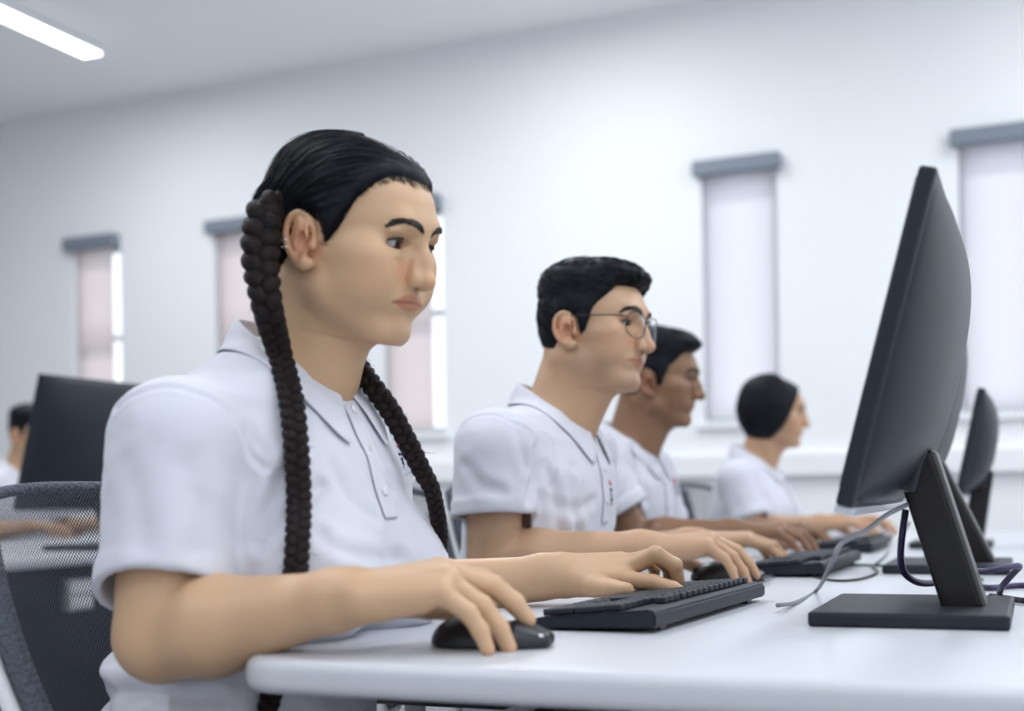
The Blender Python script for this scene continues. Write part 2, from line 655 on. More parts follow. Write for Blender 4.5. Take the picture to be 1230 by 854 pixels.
def rbox(c, h, r, fr=ID, A=None):
    A2 = (np.eye(3) if A is None else np.asarray(A, float)) @ fr.A
    f2 = Fr(fr.pt(c), A2)
    h = np.asarray(h, float) * fr.sc
    r = r * fr.sc
    R = np.abs(A2 * h[:, None]).sum(0)

    def fn(X, Y, Z):
        q = [np.abs(a) - (b - r) for a, b in zip(f2.loc(X, Y, Z), h)]
        return np.sqrt(sum(np.maximum(a, 0) ** 2 for a in q)) + np.minimum(np.maximum(q[0], np.maximum(q[1], q[2])), 0) - r
    return f2.o - R, f2.o + R, fn


def inter(p, fn2):
    """A prim cut by another field (kept where fn2 < 0)."""
    lo, hi, fn = p
    return lo, hi, lambda X, Y, Z: np.maximum(fn(X, Y, Z), fn2(X, Y, Z))


def plane(o, n):
    o, n = np.asarray(o, float), np.asarray(n, float) / np.linalg.norm(n)
    return lambda X, Y, Z: (X - o[0]) * n[0] + (Y - o[1]) * n[1] + (Z - o[2]) * n[2]


def chain(pts, rs):
    return [cone(pts[i], pts[i + 1], rs[i], rs[i + 1]) for i in range(len(pts) - 1)]


def pchip(xs, ys, xq):
    """Smooth curve through table points without overshoot."""
    xs, ys = np.asarray(xs, float), np.asarray(ys, float)
    h, dl = np.diff(xs), np.diff(ys) / np.diff(xs)
    m = np.zeros(len(xs))
    for i in range(1, len(xs) - 1):
        if dl[i - 1] * dl[i] > 0:
            w1, w2 = 2 * h[i] + h[i - 1], h[i] + 2 * h[i - 1]
            m[i] = (w1 + w2) / (w1 / dl[i - 1] + w2 / dl[i])
    m[0], m[-1] = dl[0], dl[-1]
    xq = np.clip(xq, xs[0], xs[-1])
    i = np.clip(np.searchsorted(xs, xq) - 1, 0, len(xs) - 2)
    t = (xq - xs[i]) / h[i]
    return ((1 + 2 * t) * (1 - t) ** 2 * ys[i] + t * (1 - t) ** 2 * h[i] * m[i]
            + t * t * (3 - 2 * t) * ys[i + 1] + t * t * (t - 1) * h[i] * m[i + 1])


class Loft:
    """Sections stacked along a frame's z: front, back, half width, centre, exponent."""
    def __init__(s, fr, rows, p=2.0, ext=0.0):
        rows = sorted(rows)
        z = np.array([r[0] for r in rows])
        s.fr, s.p, s.z0, s.z1 = fr, p, z[0], z[-1]
        s.zq = np.linspace(z[0], z[-1], 400)
        s.c = [pchip(z, [r[k] for r in rows], s.zq) for k in range(1, 5)]   # front, back, half width, centre
        s.ext = ext
        s.hmax = max(np.abs(s.c[0]).max(), np.abs(s.c[1]).max(), s.c[2].max())

    def raw(s, x, y, z):
        xf, xb, w, cx = (np.interp(z, s.zq, c).astype(np.float32) for c in s.c)
        u = x - cx
        a = np.where(u > 0, xf - cx, cx - xb)
        a = np.maximum(a, 1e-4)
        w = np.maximum(w, 1e-4)
        p = s.p
        rho = ((np.abs(u) / a) ** p + (np.abs(y) / w) ** p) ** (1.0 / p) + 1e-5
        rad = np.sqrt(u * u + y * y)
        d = np.where(rad < 1e-4, -np.minimum(a, w), rad * (1 - 1 / rho))
        e = np.maximum(np.maximum(z - s.z1, s.z0 - z), 0)
        return np.where(e > 0, np.sqrt(np.maximum(d, 0) ** 2 + e * e), d).astype(np.float32)

    def field(s, x, y, z):
        """Distance-like field: the raw one divided by its own slope."""
        h = 0.0015
        d = s.raw(x, y, z)
        g = ((s.raw(x + h, y, z) - d) ** 2 + (s.raw(x, y + h, z) - d) ** 2 + (s.raw(x, y, z + h) - d) ** 2) ** 0.5 / h
        return d / np.clip(g, 0.7, 4.0)

    def prim(s):
        z0, z1 = s.z0, s.z1
        H = s.hmax
        c = np.array([s.fr.pt((i, j, k)) for i in (-H, H) for j in (-H, H) for k in (z0, z1)])

        def fn(X, Y, Z):
            x, y, z = s.fr.loc(X, Y, Z)
            return s.field(x, y, z) * s.fr.sc - s.ext
        return c.min(0) - s.ext, c.max(0) + s.ext, fn


_NW = [(RNG.normal(size=3), RNG.uniform(0, 6.28)) for _ in range(28)]


def noise3(X, Y, Z, scale, octs=3, seed=0):
    """Cheap smooth noise in -1..1 from warped waves."""
    out = 0
    amp, tot = 1.0, 0.0
    for o in range(octs):
        v = 0
        for k in range(4):
            (w, ph) = _NW[(seed * 5 + o * 4 + k) % len(_NW)]
            (w2, ph2) = _NW[(seed * 3 + o * 7 + k + 9) % len(_NW)]
            f = scale * 2 ** o
            v = v + np.sin((X * w[0] + Y * w[1] + Z * w[2]) * f + ph + 1.3 * np.sin((X * w2[0] + Y * w2[1] + Z * w2[2]) * f * 0.6 + ph2))
        out = out + amp * v / 4
        tot += amp
        amp *= 0.55
    return out / tot


_CORN = np.array([(0, 0, 0), (1, 0, 0), (0, 1, 0), (1, 1, 0), (0, 0, 1), (1, 0, 1), (0, 1, 1), (1, 1, 1)])
_EDGE = [(0, 1), (2, 3), (4, 5), (6, 7), (0, 2), (1, 3), (4, 6), (5, 7), (0, 4), (1, 5), (2, 6), (3, 7)]


def skin(vol, name, relax=2, keep=None):
    """Surface of a volume as a quad mesh (surface nets)."""
    V = vol.v
    n = np.array(V.shape)
    ins = V < 0
    cnt = np.zeros(tuple(n - 1), np.uint8)
    for cx, cy, cz in _CORN:
        cnt += ins[cx:n[0] - 1 + cx, cy:n[1] - 1 + cy, cz:n[2] - 1 + cz]
    act = np.argwhere((cnt > 0) & (cnt < 8))
    del cnt
    flat = (act[:, 0] * (n[1] - 1) + act[:, 1]) * (n[2] - 1) + act[:, 2]
    vals = np.stack([V[act[:, 0] + c[0], act[:, 1] + c[1], act[:, 2] + c[2]] for c in _CORN], 1).astype(np.float64)
    acc = np.zeros((len(act), 3))
    num = np.zeros(len(act))
    for a, b in _EDGE:
        va, vb = vals[:, a], vals[:, b]
        x = (va < 0) != (vb < 0)
        t = np.where(x, va / np.where(x, va - vb, 1), 0)
        acc += np.where(x[:, None], _CORN[a] + t[:, None] * (_CORN[b] - _CORN[a]), 0)
        num += x
    pos = act + acc / num[:, None]
    quads = []
    for ax in range(3):
        o = [1 if k == ax else 0 for k in range(3)]
        A = ins[:n[0] - o[0], :n[1] - o[1], :n[2] - o[2]]
        B = ins[o[0]:, o[1]:, o[2]:]
        e = np.argwhere(A != B)
        b, c = [k for k in range(3) if k != ax]
        e = e[(e[:, b] > 0) & (e[:, c] > 0) & (e[:, b] < n[b] - 1) & (e[:, c] < n[c] - 1)]
        s = A[e[:, 0], e[:, 1], e[:, 2]]
        ids = []
        for db, dc in ((1, 1), (0, 1), (0, 0), (1, 0)):
            q = e.copy()
            q[:, b] -= db
            q[:, c] -= dc
            ids.append(np.searchsorted(flat, (q[:, 0] * (n[1] - 1) + q[:, 1]) * (n[2] - 1) + q[:, 2]))
        Q = np.stack(ids, 1)
        flip = s if ax != 1 else ~s
        Q[~flip] = Q[~flip][:, ::-1]
        quads.append(Q)
    Q = np.concatenate(quads)
    if relax:
        e = np.concatenate([Q[:, [0, 1]], Q[:, [1, 2]], Q[:, [2, 3]], Q[:, [3, 0]]])
        deg = np.bincount(e.ravel(), minlength=len(pos)).astype(float)
        for _ in range(relax):
            for lam in (0.45, -0.47):
                sm = np.stack([np.bincount(e[:, 0], pos[e[:, 1], k], len(pos)) + np.bincount(e[:, 1], pos[e[:, 0], k], len(pos)) for k in range(3)], 1)
                pos = pos + lam * (sm / np.maximum(deg, 1)[:, None] - pos)
    w = pos * vol.res + vol.lo
    return w, Q


def drop_small(v, Q, least=400):
    """Remove stray crumbs: keep connected pieces with enough points."""
    lab = np.arange(len(v))
    e = np.concatenate([Q[:, [0, 1]], Q[:, [1, 2]], Q[:, [2, 3]]])
    while True:
        m = np.minimum(lab[e[:, 0]], lab[e[:, 1]])
        new = lab.copy()
        np.minimum.at(new, e[:, 0], m)
        np.minimum.at(new, e[:, 1], m)
        new = new[new]
        if np.array_equal(new, lab):
            break
        lab = new
    cnt = np.bincount(lab, minlength=len(v))
    ok = cnt[lab] >= least
    idx = np.cumsum(ok) - 1
    return v[ok], idx[Q[ok[Q[:, 0]]]]


def tint(me, v, spots, masks=(), base=1.0):
    """Colour painted into the skin: lips, nails, and some shade at mouth line and eyes, as (centre, radii or radius, colour, softness)."""
    c = np.full((len(v), 4), base, np.float32)
    c[:, 3] = 1
    for ctr, r, col, soft in spots:
        q = (v - np.asarray(ctr, float)) / (np.asarray(r, float))
        d = np.sqrt((q ** 2).sum(1))
        w = np.clip((1 - d) / max(soft, 1e-3), 0, 1)
        w = (w * w * (3 - 2 * w))[:, None]
        c[:, :3] = c[:, :3] * (1 - w) + w * np.asarray(col, np.float32)
    for w, col in masks:
        w = np.asarray(w)[:, None]
        c[:, :3] = c[:, :3] * (1 - w) + w * np.asarray(col, np.float32)
    a = me.attributes.new('tint', 'FLOAT_COLOR', 'POINT')
    a.data.foreach_set('color', c.ravel())


def bvh_of(v, Q):
    return BVHTree.FromPolygons([tuple(p) for p in v], [tuple(int(i) for i in q) for q in Q])


# ------------------------------------------------------------------ heads
HEAD_ROWS = [  # z above the eyes, front, back, half width, centre of the section
    (0.104, 0.002, -0.026, 0.012, -0.014), (0.100, 0.022, -0.046, 0.033, -0.013), (0.091, 0.046, -0.066, 0.052, -0.012),
    (0.079, 0.066, -0.080, 0.064, -0.010), (0.063, 0.0825, -0.089, 0.0715, -0.008), (0.045, 0.0925, -0.093, 0.0745, -0.006),
    (0.022, 0.0975, -0.094, 0.0755, -0.004), (0.004, 0.0935, -0.092, 0.0740, -0.002), (-0.020, 0.0905, -0.085, 0.0710, 0.000),
    (-0.040, 0.0905, -0.074, 0.0680, 0.004), (-0.060, 0.0885, -0.062, 0.0635, 0.008), (-0.076, 0.0835, -0.048, 0.0575, 0.014),
    (-0.090, 0.0815, -0.028, 0.0485, 0.018), (-0.101, 0.0770, 0.000, 0.0380, 0.026), (-0.109, 0.0660, 0.024, 0.0210, 0.040),
    (-0.113, 0.0530, 0.040, 0.0080, 0.047)]


def head_loft(fr, hp):
    rows = []
    for z, xf, xb, w, cx in HEAD_ROWS:
        jw = hp.get('jaw', 1.0) if z < -0.05 else 1.0
        rows.append((z, xf, xb * hp.get('back', 1.0), w * hp.get('wide', 1.0) * jw, cx))
    return Loft(fr, rows, 2.15)


def sculpt_head(vol, fr, hp, neck):
    """Head with brow, sockets, lids, nose, lips, chin and ears, joined to the neck."""
    hl = head_loft(fr, hp)
    vol.put(hl.prim(), 0.022)
    B = lambda p, r: ball(p, r, fr)
    C = lambda a, b, ra, rb: cone(a, b, ra, rb, fr)
    E = lambda c, r, A=None: ell(c, r, fr, A)
    male = hp.get('male', False)
    ch = hp.get('cheek', 1.0)
    nl = hp.get('nose', 1.0)
    for s in (1, -1):
        vol.put(E((0.056, s * 0.043, -0.042), (0.030 * ch, 0.024 * ch, 0.034 * ch)), 0.022)       # cheek
        vol.put(E((0.050, s * 0.050, -0.018), (0.030, 0.018, 0.014)), 0.02)                        # cheekbone
        vol.put(C((0.012, s * 0.053, -0.067), (0.072, s * 0.020, -0.098), 0.014, 0.011), 0.022)     # jaw line
    vol.put(E((0.0720 + hp.get('chin', 0.0), 0, -0.0955), (0.0155, 0.0185, 0.0130)), 0.016)                                   # chin
    vol.put(C((0.086, 0.028, 0.020), (0.086, -0.028, 0.020), 0.0105 if male else 0.0085, 0.0105 if male else 0.0085), 0.018)
    for s in (1, -1):
        vol.put(E((0.0995, s * 0.0325, -0.001), (0.0155, 0.0185, 0.0125)), 0.012, 'sub')           # eye socket
    for s in (1, -1):
        vol.put(B((0.0735, s * 0.0318, 0), 0.0143), 0.006)                                           # lids
        vol.put(E((0.080, s * 0.033, 0.0115), (0.010, 0.017, 0.0048)), 0.007)                        # upper lid fold
        vol.put(E((0.079, s * 0.032, -0.0135), (0.009, 0.014, 0.004)), 0.008)
    op = hp.get('eye_open', 0.0047)
    for s in (1, -1):
        A = rot_axes(s * 0.32, 0, s * -0.10)
        vol.put(E((0.0868, s * hp.get('eye_y', 0.0318), hp.get('eye_mid', -0.0012)), (0.013, hp.get('eye_w', 0.0170), op), A), 0.0012, 'sub')
    # nose
    tip = hp.get('nose_tip', (0.1115, -0.0365))
    vol.put(C((0.0905, 0, 0.012), (0.1030, 0, -0.014), 0.0066, 0.0066), 0.010)
    vol.put(C((0.1020, 0, -0.010), (tip[0] - 0.002, 0, tip[1] + 0.003), 0.0066, 0.0078 * nl), 0.006)
    vol.put(B((tip[0], 0, tip[1]), 0.0086 * nl), 0.005)
    vol.put(C((tip[0] - 0.004, 0, tip[1] - 0.005), (0.0945, 0, -0.0490), 0.0054, 0.0050), 0.005)
    for s in (1, -1):
        vol.put(E((tip[0] - 0.0130, s * 0.0108 * nl, tip[1] - 0.0020), (0.0100, 0.0058 * nl, 0.0072)), 0.004)   # wing
        vol.put(C((0.094, s * 0.007, -0.016), (0.099, s * 0.0095, -0.031), 0.0055, 0.0060), 0.010)
    for s in (1, -1):
        vol.put(E((tip[0] - 0.0095, s * 0.0064 * nl, tip[1] - 0.0110), (0.0050, 0.0028, 0.0042)), 0.002, 'sub')   # nostril
    # mouth
    mz = hp.get('mouth_z', -0.0615)
    mw = hp.get('mouth_w', 0.0295)
    vol.put(E((0.0785, 0, mz), (0.0165, 0.032, 0.019)), 0.014)                                        # muzzle
    px = hp.get('lip_x', 0.0870)
    corner = -0.0025 + hp.get('smile', 0.0)

    def arc(dx, dz, rad, n=9, reach=1.0):
        pts, rs = [], []
        for i in range(n):
            u = -1 + 2 * i / (n - 1)
            y = u * mw * reach
            x = px + dx - 0.0185 * abs(u) ** 1.8
            z = mz + dz * (1 - u * u) + corner * u * u
            pts.append(fr.pt((x, y, z)))
            rs.append(rad * fr.sc * (1 - 0.50 * u * u))
        return chain(pts, rs)
    full = hp.get('lips', 1.0)
    vol.group(arc(0.0002, 0.0044, 0.0048 * full), 0.002, 0.0045)
    vol.group(arc(-0.0016, -0.0054, 0.0050 * full), 0.002, 0.0045)
    vol.group(arc(0.0046, -0.0004, 0.0013, n=15, reach=1.06), 0.001, 0.0014, 'sub')
    vol.put(E((0.0990, 0, mz + 0.0140), (0.0045, 0.0028, 0.006)), 0.005, 'sub')                        # philtrum
    vol.put(E((0.0965, 0, mz - 0.0160), (0.0075, 0.016, 0.0050)), 0.007, 'sub')                     # fold under the lip
    for s in (1, -1):
        vol.put(B((0.0755, s * (mw + 0.0030), mz + corner), 0.0035), 0.005, 'sub')
    # ears
    for s in (1, -1):
        sculpt_ear(vol, fr, s, hp)
    # neck
    return hl


EAR_RIM = [(0.0125, 0.003, -0.004), (0.0135, 0.005, 0.012), (0.007, 0.008, 0.0265), (-0.006, 0.012, 0.0310), (-0.0175, 0.015, 0.0235),
           (-0.0210, 0.016, 0.007), (-0.0175, 0.0145, -0.009), (-0.0085, 0.011, -0.0215), (0.0005, 0.0075, -0.0285), (0.008, 0.004, -0.0270)]


def ear_frame(fr, s, hp):
    A = rot_axes(s * 0.16, -0.17, 0)
    A = np.array([A[0], A[1] * s, A[2]])
    f = Fr(fr.pt((-0.0055, s * (0.0700 * hp.get('wide', 1.0)), -0.016)), A @ fr.A, fr.sc * hp.get('ear', 1.0))
    return f


def sculpt_ear(vol, fr, s, hp):
    f = ear_frame(fr, s, hp)
    rim = smooth_path([f.pt(p) for p in EAR_RIM], 26)
    rs = np.interp(np.linspace(0, 1, 26), [0, 0.2, 0.5, 0.75, 0.9, 1], [0.0030, 0.0036, 0.0038, 0.0044, 0.0062, 0.0060]) * f.sc
    vol.group([ell((-0.003, 0.006, 0.001), (0.0185, 0.0048, 0.0280), f, rot_axes(0.50, 0, 0)), ell((-0.0085, 0.0105, 0.009), (0.0125, 0.0036, 0.0200), f, rot_axes(0.35, 0, 0)), cone((0, -0.01, 0), (-0.004, 0.004, 0), 0.014, 0.012, f)], 0.004, 0.006)
    vol.put(ell((0.003, 0.0125, -0.004), (0.0085, 0.0085, 0.0115), f), 0.003, 'sub')          # hollow
    vol.group(chain(list(rim), list(rs)), 0.0015, 0.0028)
    inner = smooth_path([f.pt(p) for p in [(-0.002, 0.0095, 0.020), (-0.0105, 0.012, 0.011), (-0.0115, 0.0125, -0.002), (-0.006, 0.0105, -0.013)]], 9)
    vol.group(chain(list(inner), [0.0029 * f.sc] * 9), 0.001, 0.0028)
    vol.put(ell((0.0130, 0.0050, -0.0065), (0.0048, 0.0044, 0.0068), f), 0.003)                # tragus
    vol.put(ball((0.0015, 0.0070, -0.0250), 0.0066, f), 0.005)                                   # lobe


# ------------------------------------------------------------------ hands
FING = {  # base: along the palm, towards the thumb, up; bone lengths; radii
    'index': ((0.086, 0.0265, 0.001), (0.042, 0.0245, 0.0205), (0.0098, 0.0086, 0.0078, 0.0066)),
    'middle': ((0.089, 0.0055, 0.003), (0.046, 0.0285, 0.0215), (0.0100, 0.0088, 0.0080, 0.0067)),
    'ring': ((0.084, -0.0150, 0.001), (0.042, 0.0265, 0.0210), (0.0095, 0.0083, 0.0075, 0.0064)),
    'little': ((0.075, -0.0330, -0.003), (0.033, 0.0200, 0.0185), (0.0084, 0.0072, 0.0066, 0.0056))}


def hand_frame(wrist, d, up, thumb):
    """thumb: +1 when it lies to the left of the pointing direction seen from above."""
    f = np.asarray(d, float) / np.linalg.norm(d)
    n = np.asarray(up, float)
    n = n - f * (n @ f)
    n /= np.linalg.norm(n)
    t = np.cross(n, f) * thumb
    return np.asarray(wrist, float), f, t, n


def sculpt_hand(vol, H, pose, sc=1.0, fat=1.0):
    """Palm, five separate fingers; pose gives per finger the spread and three bends. Returns nail spots."""
    w, f, t, n = H
    pt = lambda a: w + (f * a[0] + t * a[1] + n * a[2]) * sc
    palm = [cone(pt((0.0, 0.012, 0)), pt((0.0, -0.012, 0)), 0.0165 * sc * fat, 0.0155 * sc * fat)]
    for k, (b, L, R) in FING.items():
        root = (0.006, b[1] * 0.45, 0.000)
        palm.append(cone(pt(root), pt(b), 0.0150 * sc * fat, (R[0] + 0.0022) * sc * fat))
    palm.append(cone(pt((0.020, -0.020, -0.010)), pt((0.058, -0.026, -0.010)), 0.0120 * sc, 0.0110 * sc))    # heel
    vol.group(palm, 0.012 * sc, 0.012)
    tips, fingers = [], []
    for k, (b, L, R) in FING.items():
        sp, b1, b2, b3 = pose[k]
        base = pt(b)
        ang = 0.0
        side = math.radians(sp)
        pts = [base]
        for ln, bend in zip(L, (b1, b2, b3)):
            ang += math.radians(bend)
            d = f * math.cos(ang) - n * math.sin(ang)
            d = d * math.cos(side) + t * math.sin(side)
            pts.append(pts[-1] + d / np.linalg.norm(d) * ln * sc)
        r = [x * sc * fat for x in R]
        fingers.append(chain(pts, r))
        nn = f * math.sin(ang) + n * math.cos(ang)
        tips.append((pts, nn, d, r))
    th = pose['thumb']      # spread outwards, drop, and bends of the two last bones
    a, dr = math.radians(th[0]), math.radians(th[1])
    d = (f * math.cos(a) + t * math.sin(a)) * math.cos(dr) - n * math.sin(dr)
    p0 = pt((0.014, 0.014, -0.008))
    p1 = p0 + d * 0.046 * sc
    inw = (f * math.sin(a) - t * math.cos(a))
    b1 = math.radians(th[2])
    d1 = d * math.cos(b1) + inw * math.sin(b1)
    p2 = p1 + d1 * 0.033 * sc
    b2 = math.radians(th[2] + th[3])
    d2 = d * math.cos(b2) + inw * math.sin(b2)
    p3 = p2 + d2 * 0.025 * sc
    rt = [0.0135 * sc * fat, 0.0112 * sc * fat, 0.0096 * sc * fat, 0.0080 * sc * fat]
    vol.group(chain([p0, p1], rt[:2]), 0.003, 0.014)
    fingers.append(chain([p1, p2, p3], rt[1:]))
    # fingers meet the palm softly but never each other
    for g in fingers:
        vol.group(g, 0.0035 * sc, 0.0035 * sc)
    spots = []
    for pts, nn, d, r in tips:
        spots.append((pts[-1] - d * 0.002 * sc + nn * r[-1] * 0.9, 0.0062 * sc, (1.10, 0.88, 0.88), 0.5))
        spots.append((pts[-1] + d * 0.003 * sc, 0.010 * sc, (1.05, 0.80, 0.78), 0.9))
        spots.append((pts[1] + nn * r[1], 0.008 * sc, (0.98, 0.84, 0.80), 0.9))
    spots.append((p3 + d2 * 0.003 * sc, 0.011 * sc, (1.05, 0.80, 0.78), 0.9))
    return spots, tips, (p1, p2, p3)


RELAX = {'index': (3, 18, 28, 16), 'middle': (0, 22, 30, 18), 'ring': (-4, 26, 32, 18), 'little': (-10, 28, 32, 18), 'thumb': (42, 22, 8, 10)}


# ------------------------------------------------------------------ whole figures
def body_of(p):
    """The continuous skin of one person: head, neck, trunk core, arms, hands."""
    fr = p['head']
    hp = p['face']
    lo, hi = np.asarray(p['lo'], float), np.asarray(p['hi'], float)
    vol = Vol(lo, hi, p['res'])
    nb = np.asarray(p['neck'], float)                  # base of the neck
    hip = np.asarray(p['hip'], float)
    sh = p['shoulder']
    mid = (np.asarray(sh[0]) + np.asarray(sh[1])) / 2
    lat = (np.asarray(sh[0]) - np.asarray(sh[1]))
    lat /= np.linalg.norm(lat)
    # trunk core, all of it under the shirt
    tf = p.get('trunk', 1.0)
    for s in (1, -1):
        vol.put(cone(hip + lat * s * 0.06, mid * 0.75 + hip * 0.25 + lat * s * 0.055 - (0, 0, 0.02), 0.085 * tf, 0.09 * tf), 0.03)
        vol.put(cone(nb + lat * s * 0.02 - (0, 0, 0.035), np.asarray(sh[0 if s > 0 else 1]) - lat * s * 0.02 - (0, 0, 0.012), 0.042, 0.040), 0.03)
    nr = p.get('neck_r', 0.052)
    vol.put(cone(nb - (0, 0, 0.03), fr.pt((-0.030, 0, -0.055)), nr * 1.06, nr), 0.03)
    vol.put(cone(nb + (0.030, 0, -0.03), fr.pt((0.012, 0, -0.085)), nr * 0.80, nr * 0.78), 0.03)
    for s in (1, -1):  # neck cords
        vol.put(cone(fr.pt((-0.03, s * 0.052, -0.06)), nb + (0.055, 0, -0.02) + lat * s * 0.018, 0.013, 0.010), 0.018)
    hl = sculpt_head(vol, fr, hp, nb)
    spots = []
    p['tips'] = []
    for i in (0, 1):
        S_, E_, W_ = np.asarray(sh[i]), np.asarray(p['elbow'][i]), np.asarray(p['wrist'][i])
        ar = p.get('arm', 1.0)
        vol.put(cone(S_, E_, 0.048 * ar, 0.040 * ar), 0.02)
        dirn = (W_ - E_) / np.linalg.norm(W_ - E_)
        bulge = E_ + (W_ - E_) * 0.28
        H = hand_frame(W_, p['hand_dir'][i], p['hand_up'][i], p['thumb'][i])
        w2 = p.get('wrist_r', 0.0265)
        g = [cone(E_, bulge, 0.0385 * ar, 0.0415 * ar), cone(bulge, W_ - dirn * 0.02, 0.0415 * ar, w2), cone(W_ - dirn * 0.02, W_ - dirn * 0.004, w2, w2 * 0.88)]
        vol.group(g, 0.02, 0.012)
        sp, tips, th = sculpt_hand(vol, H, p['pose'][i], p.get('hand', 1.0), p.get('hand_fat', 1.0))
        spots += sp
        p['tips'].append((tips, th))
    v, Q = skin(vol, 'body', relax=4)
    v, Q = drop_small(v, Q)
    lip = hp.get('lip_tint', (0.86, 0.58, 0.58))
    for s in (1, -1):
        spots.append((fr.pt((0.070, s * 0.050, -0.035)), 0.034, hp.get('blush', (1.03, 0.90, 0.88)), 1.0))
        spots.append((ear_frame(fr, s, hp).pt((-0.004, 0.01, 0)), 0.036, (1.06, 0.82, 0.78), 0.7))
        spots.append((fr.pt((0.083, s * 0.033, 0.002)), (0.020, 0.022, 0.015), hp.get('lid_tint', (0.74, 0.64, 0.62)), 0.8))  # darker lid skin and socket shade, painted together around the eye
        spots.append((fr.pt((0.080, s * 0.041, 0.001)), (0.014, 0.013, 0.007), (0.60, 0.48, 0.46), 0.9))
        spots.append((fr.pt((0.090, s * 0.022, -0.030)), (0.024, 0.026, 0.022), (1.02, 0.88, 0.86), 1.0))
    spots.append((fr.pt((0.116, 0, -0.036)), 0.016, (1.05, 0.90, 0.87), 1.0))
    if hp.get('beard'):
        for s in (1, -1):
            for c, r in (((0.085, s * 0.02, -0.095), 0.032), ((0.05, s * 0.05, -0.080), 0.034), ((0.02, s * 0.062, -0.055), 0.028), ((0.098, s * 0.012, -0.056), 0.015)):
                spots.append((fr.pt(c), r, hp['beard'], 0.9))
    me = mesh_np('body', v, Q)
    q = fr.loc_pts(v)
    mz, mw = hp.get('mouth_z', -0.0615), hp.get('mouth_w', 0.0295)
    u = np.clip(np.abs(q[:, 1]) / mw, 0, 1)
    zc = q[:, 2] - (mz - 0.0025 * u * u)
    top, bot = (0.0088 - 0.0012 * np.exp(-(u / 0.12) ** 2)) * (1 - u ** 2.4), 0.0108 * (1 - u ** 2.2)
    mask = np.clip(np.minimum(top - zc, zc + bot) / 0.002 + 0.3, 0, 1) * (q[:, 0] > 0.06) * (u < 1)
    slit = np.clip(1.5 - np.abs(zc + 0.0004) / 0.0015, 0, 1) * (q[:, 0] > 0.06) * (np.abs(q[:, 1]) < mw * 1.05)  # shade between the lips painted in, over slightly darker inner lips
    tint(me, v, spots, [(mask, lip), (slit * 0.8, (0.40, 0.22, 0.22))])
    return me, hl, v, Q


def hair_cap(p, hl, line, thick, res, noise=(0.0, 60), extra=None, bulk=None):
    """Hair over the skull. line: hairline height by angle from the front; thick(angle, z, x, y)."""
    fr = p['head']
    r = 0.155 * fr.sc
    vol = Vol(fr.o - r, fr.o + r, res)
    la = np.radians([a for a, _ in line])
    lz = np.array([z for _, z in line])
    w = vol.win(vol.lo, vol.lo + vol.res * (vol.n - 1))
    x, y, z = fr.loc(*w[1:])
    ang = np.arctan2(np.abs(y), x + 0.005)
    # distance from the skull, measured outwards from the middle of the head
    c0 = np.array([-0.002, 0.0, 0.018])
    nt, npq = 120, 60
    A_, B_ = np.meshgrid(np.linspace(0, np.pi, nt), np.linspace(-np.pi / 2, np.pi / 2, npq), indexing='ij')
    ux, uy, uz = np.cos(B_) * np.cos(A_), np.cos(B_) * np.sin(A_), np.sin(B_)
    r0, r1 = np.full(A_.shape, 0.01), np.full(A_.shape, 0.17)
    for _ in range(26):
        rm = (r0 + r1) / 2
        ins = hl.raw(c0[0] + ux * rm, c0[1] + uy * rm, c0[2] + uz * rm) < 0
        r0, r1 = np.where(ins, rm, r0), np.where(ins, r1, rm)
    dx, dy, dz = x - c0[0], np.abs(y - c0[1]), z - c0[2]
    rr = np.sqrt(dx * dx + dy * dy + dz * dz) + 1e-6
    fa = np.clip(np.arctan2(dy, dx) / np.pi * (nt - 1), 0, nt - 1.001)
    fb = np.clip((np.arcsin(np.clip(dz / rr, -1, 1)) / np.pi + 0.5) * (npq - 1), 0, npq - 1.001)
    ia, ib = fa.astype(int), fb.astype(int)
    ta, tb = fa - ia, fb - ib
    R_ = r0[ia, ib] * (1 - ta) * (1 - tb) + r0[ia + 1, ib] * ta * (1 - tb) + r0[ia, ib + 1] * (1 - ta) * tb + r0[ia + 1, ib + 1] * ta * tb
    ds = rr - R_
    zl = np.interp(ang, la, lz).astype(np.float32)
    th = thick(ang, z, x, y)
    s = np.clip((z - zl) / p.get('hair_soft', 0.022), -1, 1)
    t = np.where(s > 0, th * (1 - (1 - s) ** 2), s * 0.010)
    d = ds - t
    if noise[0]:
        d = d + noise[0] * noise3(x, y, z, noise[1], 3, 2) * np.clip(s * 2, 0, 1)
    vol.v = (d * fr.sc).astype(np.float32)
    for q in (extra or []):
        vol.put(q, 0.014)
    if not p.get('hair_over_ears'):
        for sd in (1, -1):
            vol.put(ell((-0.003, 0.014, -0.001), (0.0190, 0.0160, 0.0280), ear_frame(fr, sd, p['face'])), 0.004, 'sub')
    v, Q = skin(vol, 'hair', relax=2)
    return drop_small(v, Q, 200)


def strands(paths, r, taper=True, n=4):
    V, F, k = [], [], 0
    for pth in paths:
        m = len(pth)
        rr = r * (np.sin(np.linspace(0.25, np.pi - 0.15, m)) if taper else np.ones(m))
        v, f = tube_np(pth, np.maximum(rr, r * 0.15), n, False)
        V.append(v)
        F.append(np.array(f) + k)
        k += len(v)
    return np.concatenate(V), np.concatenate(F)


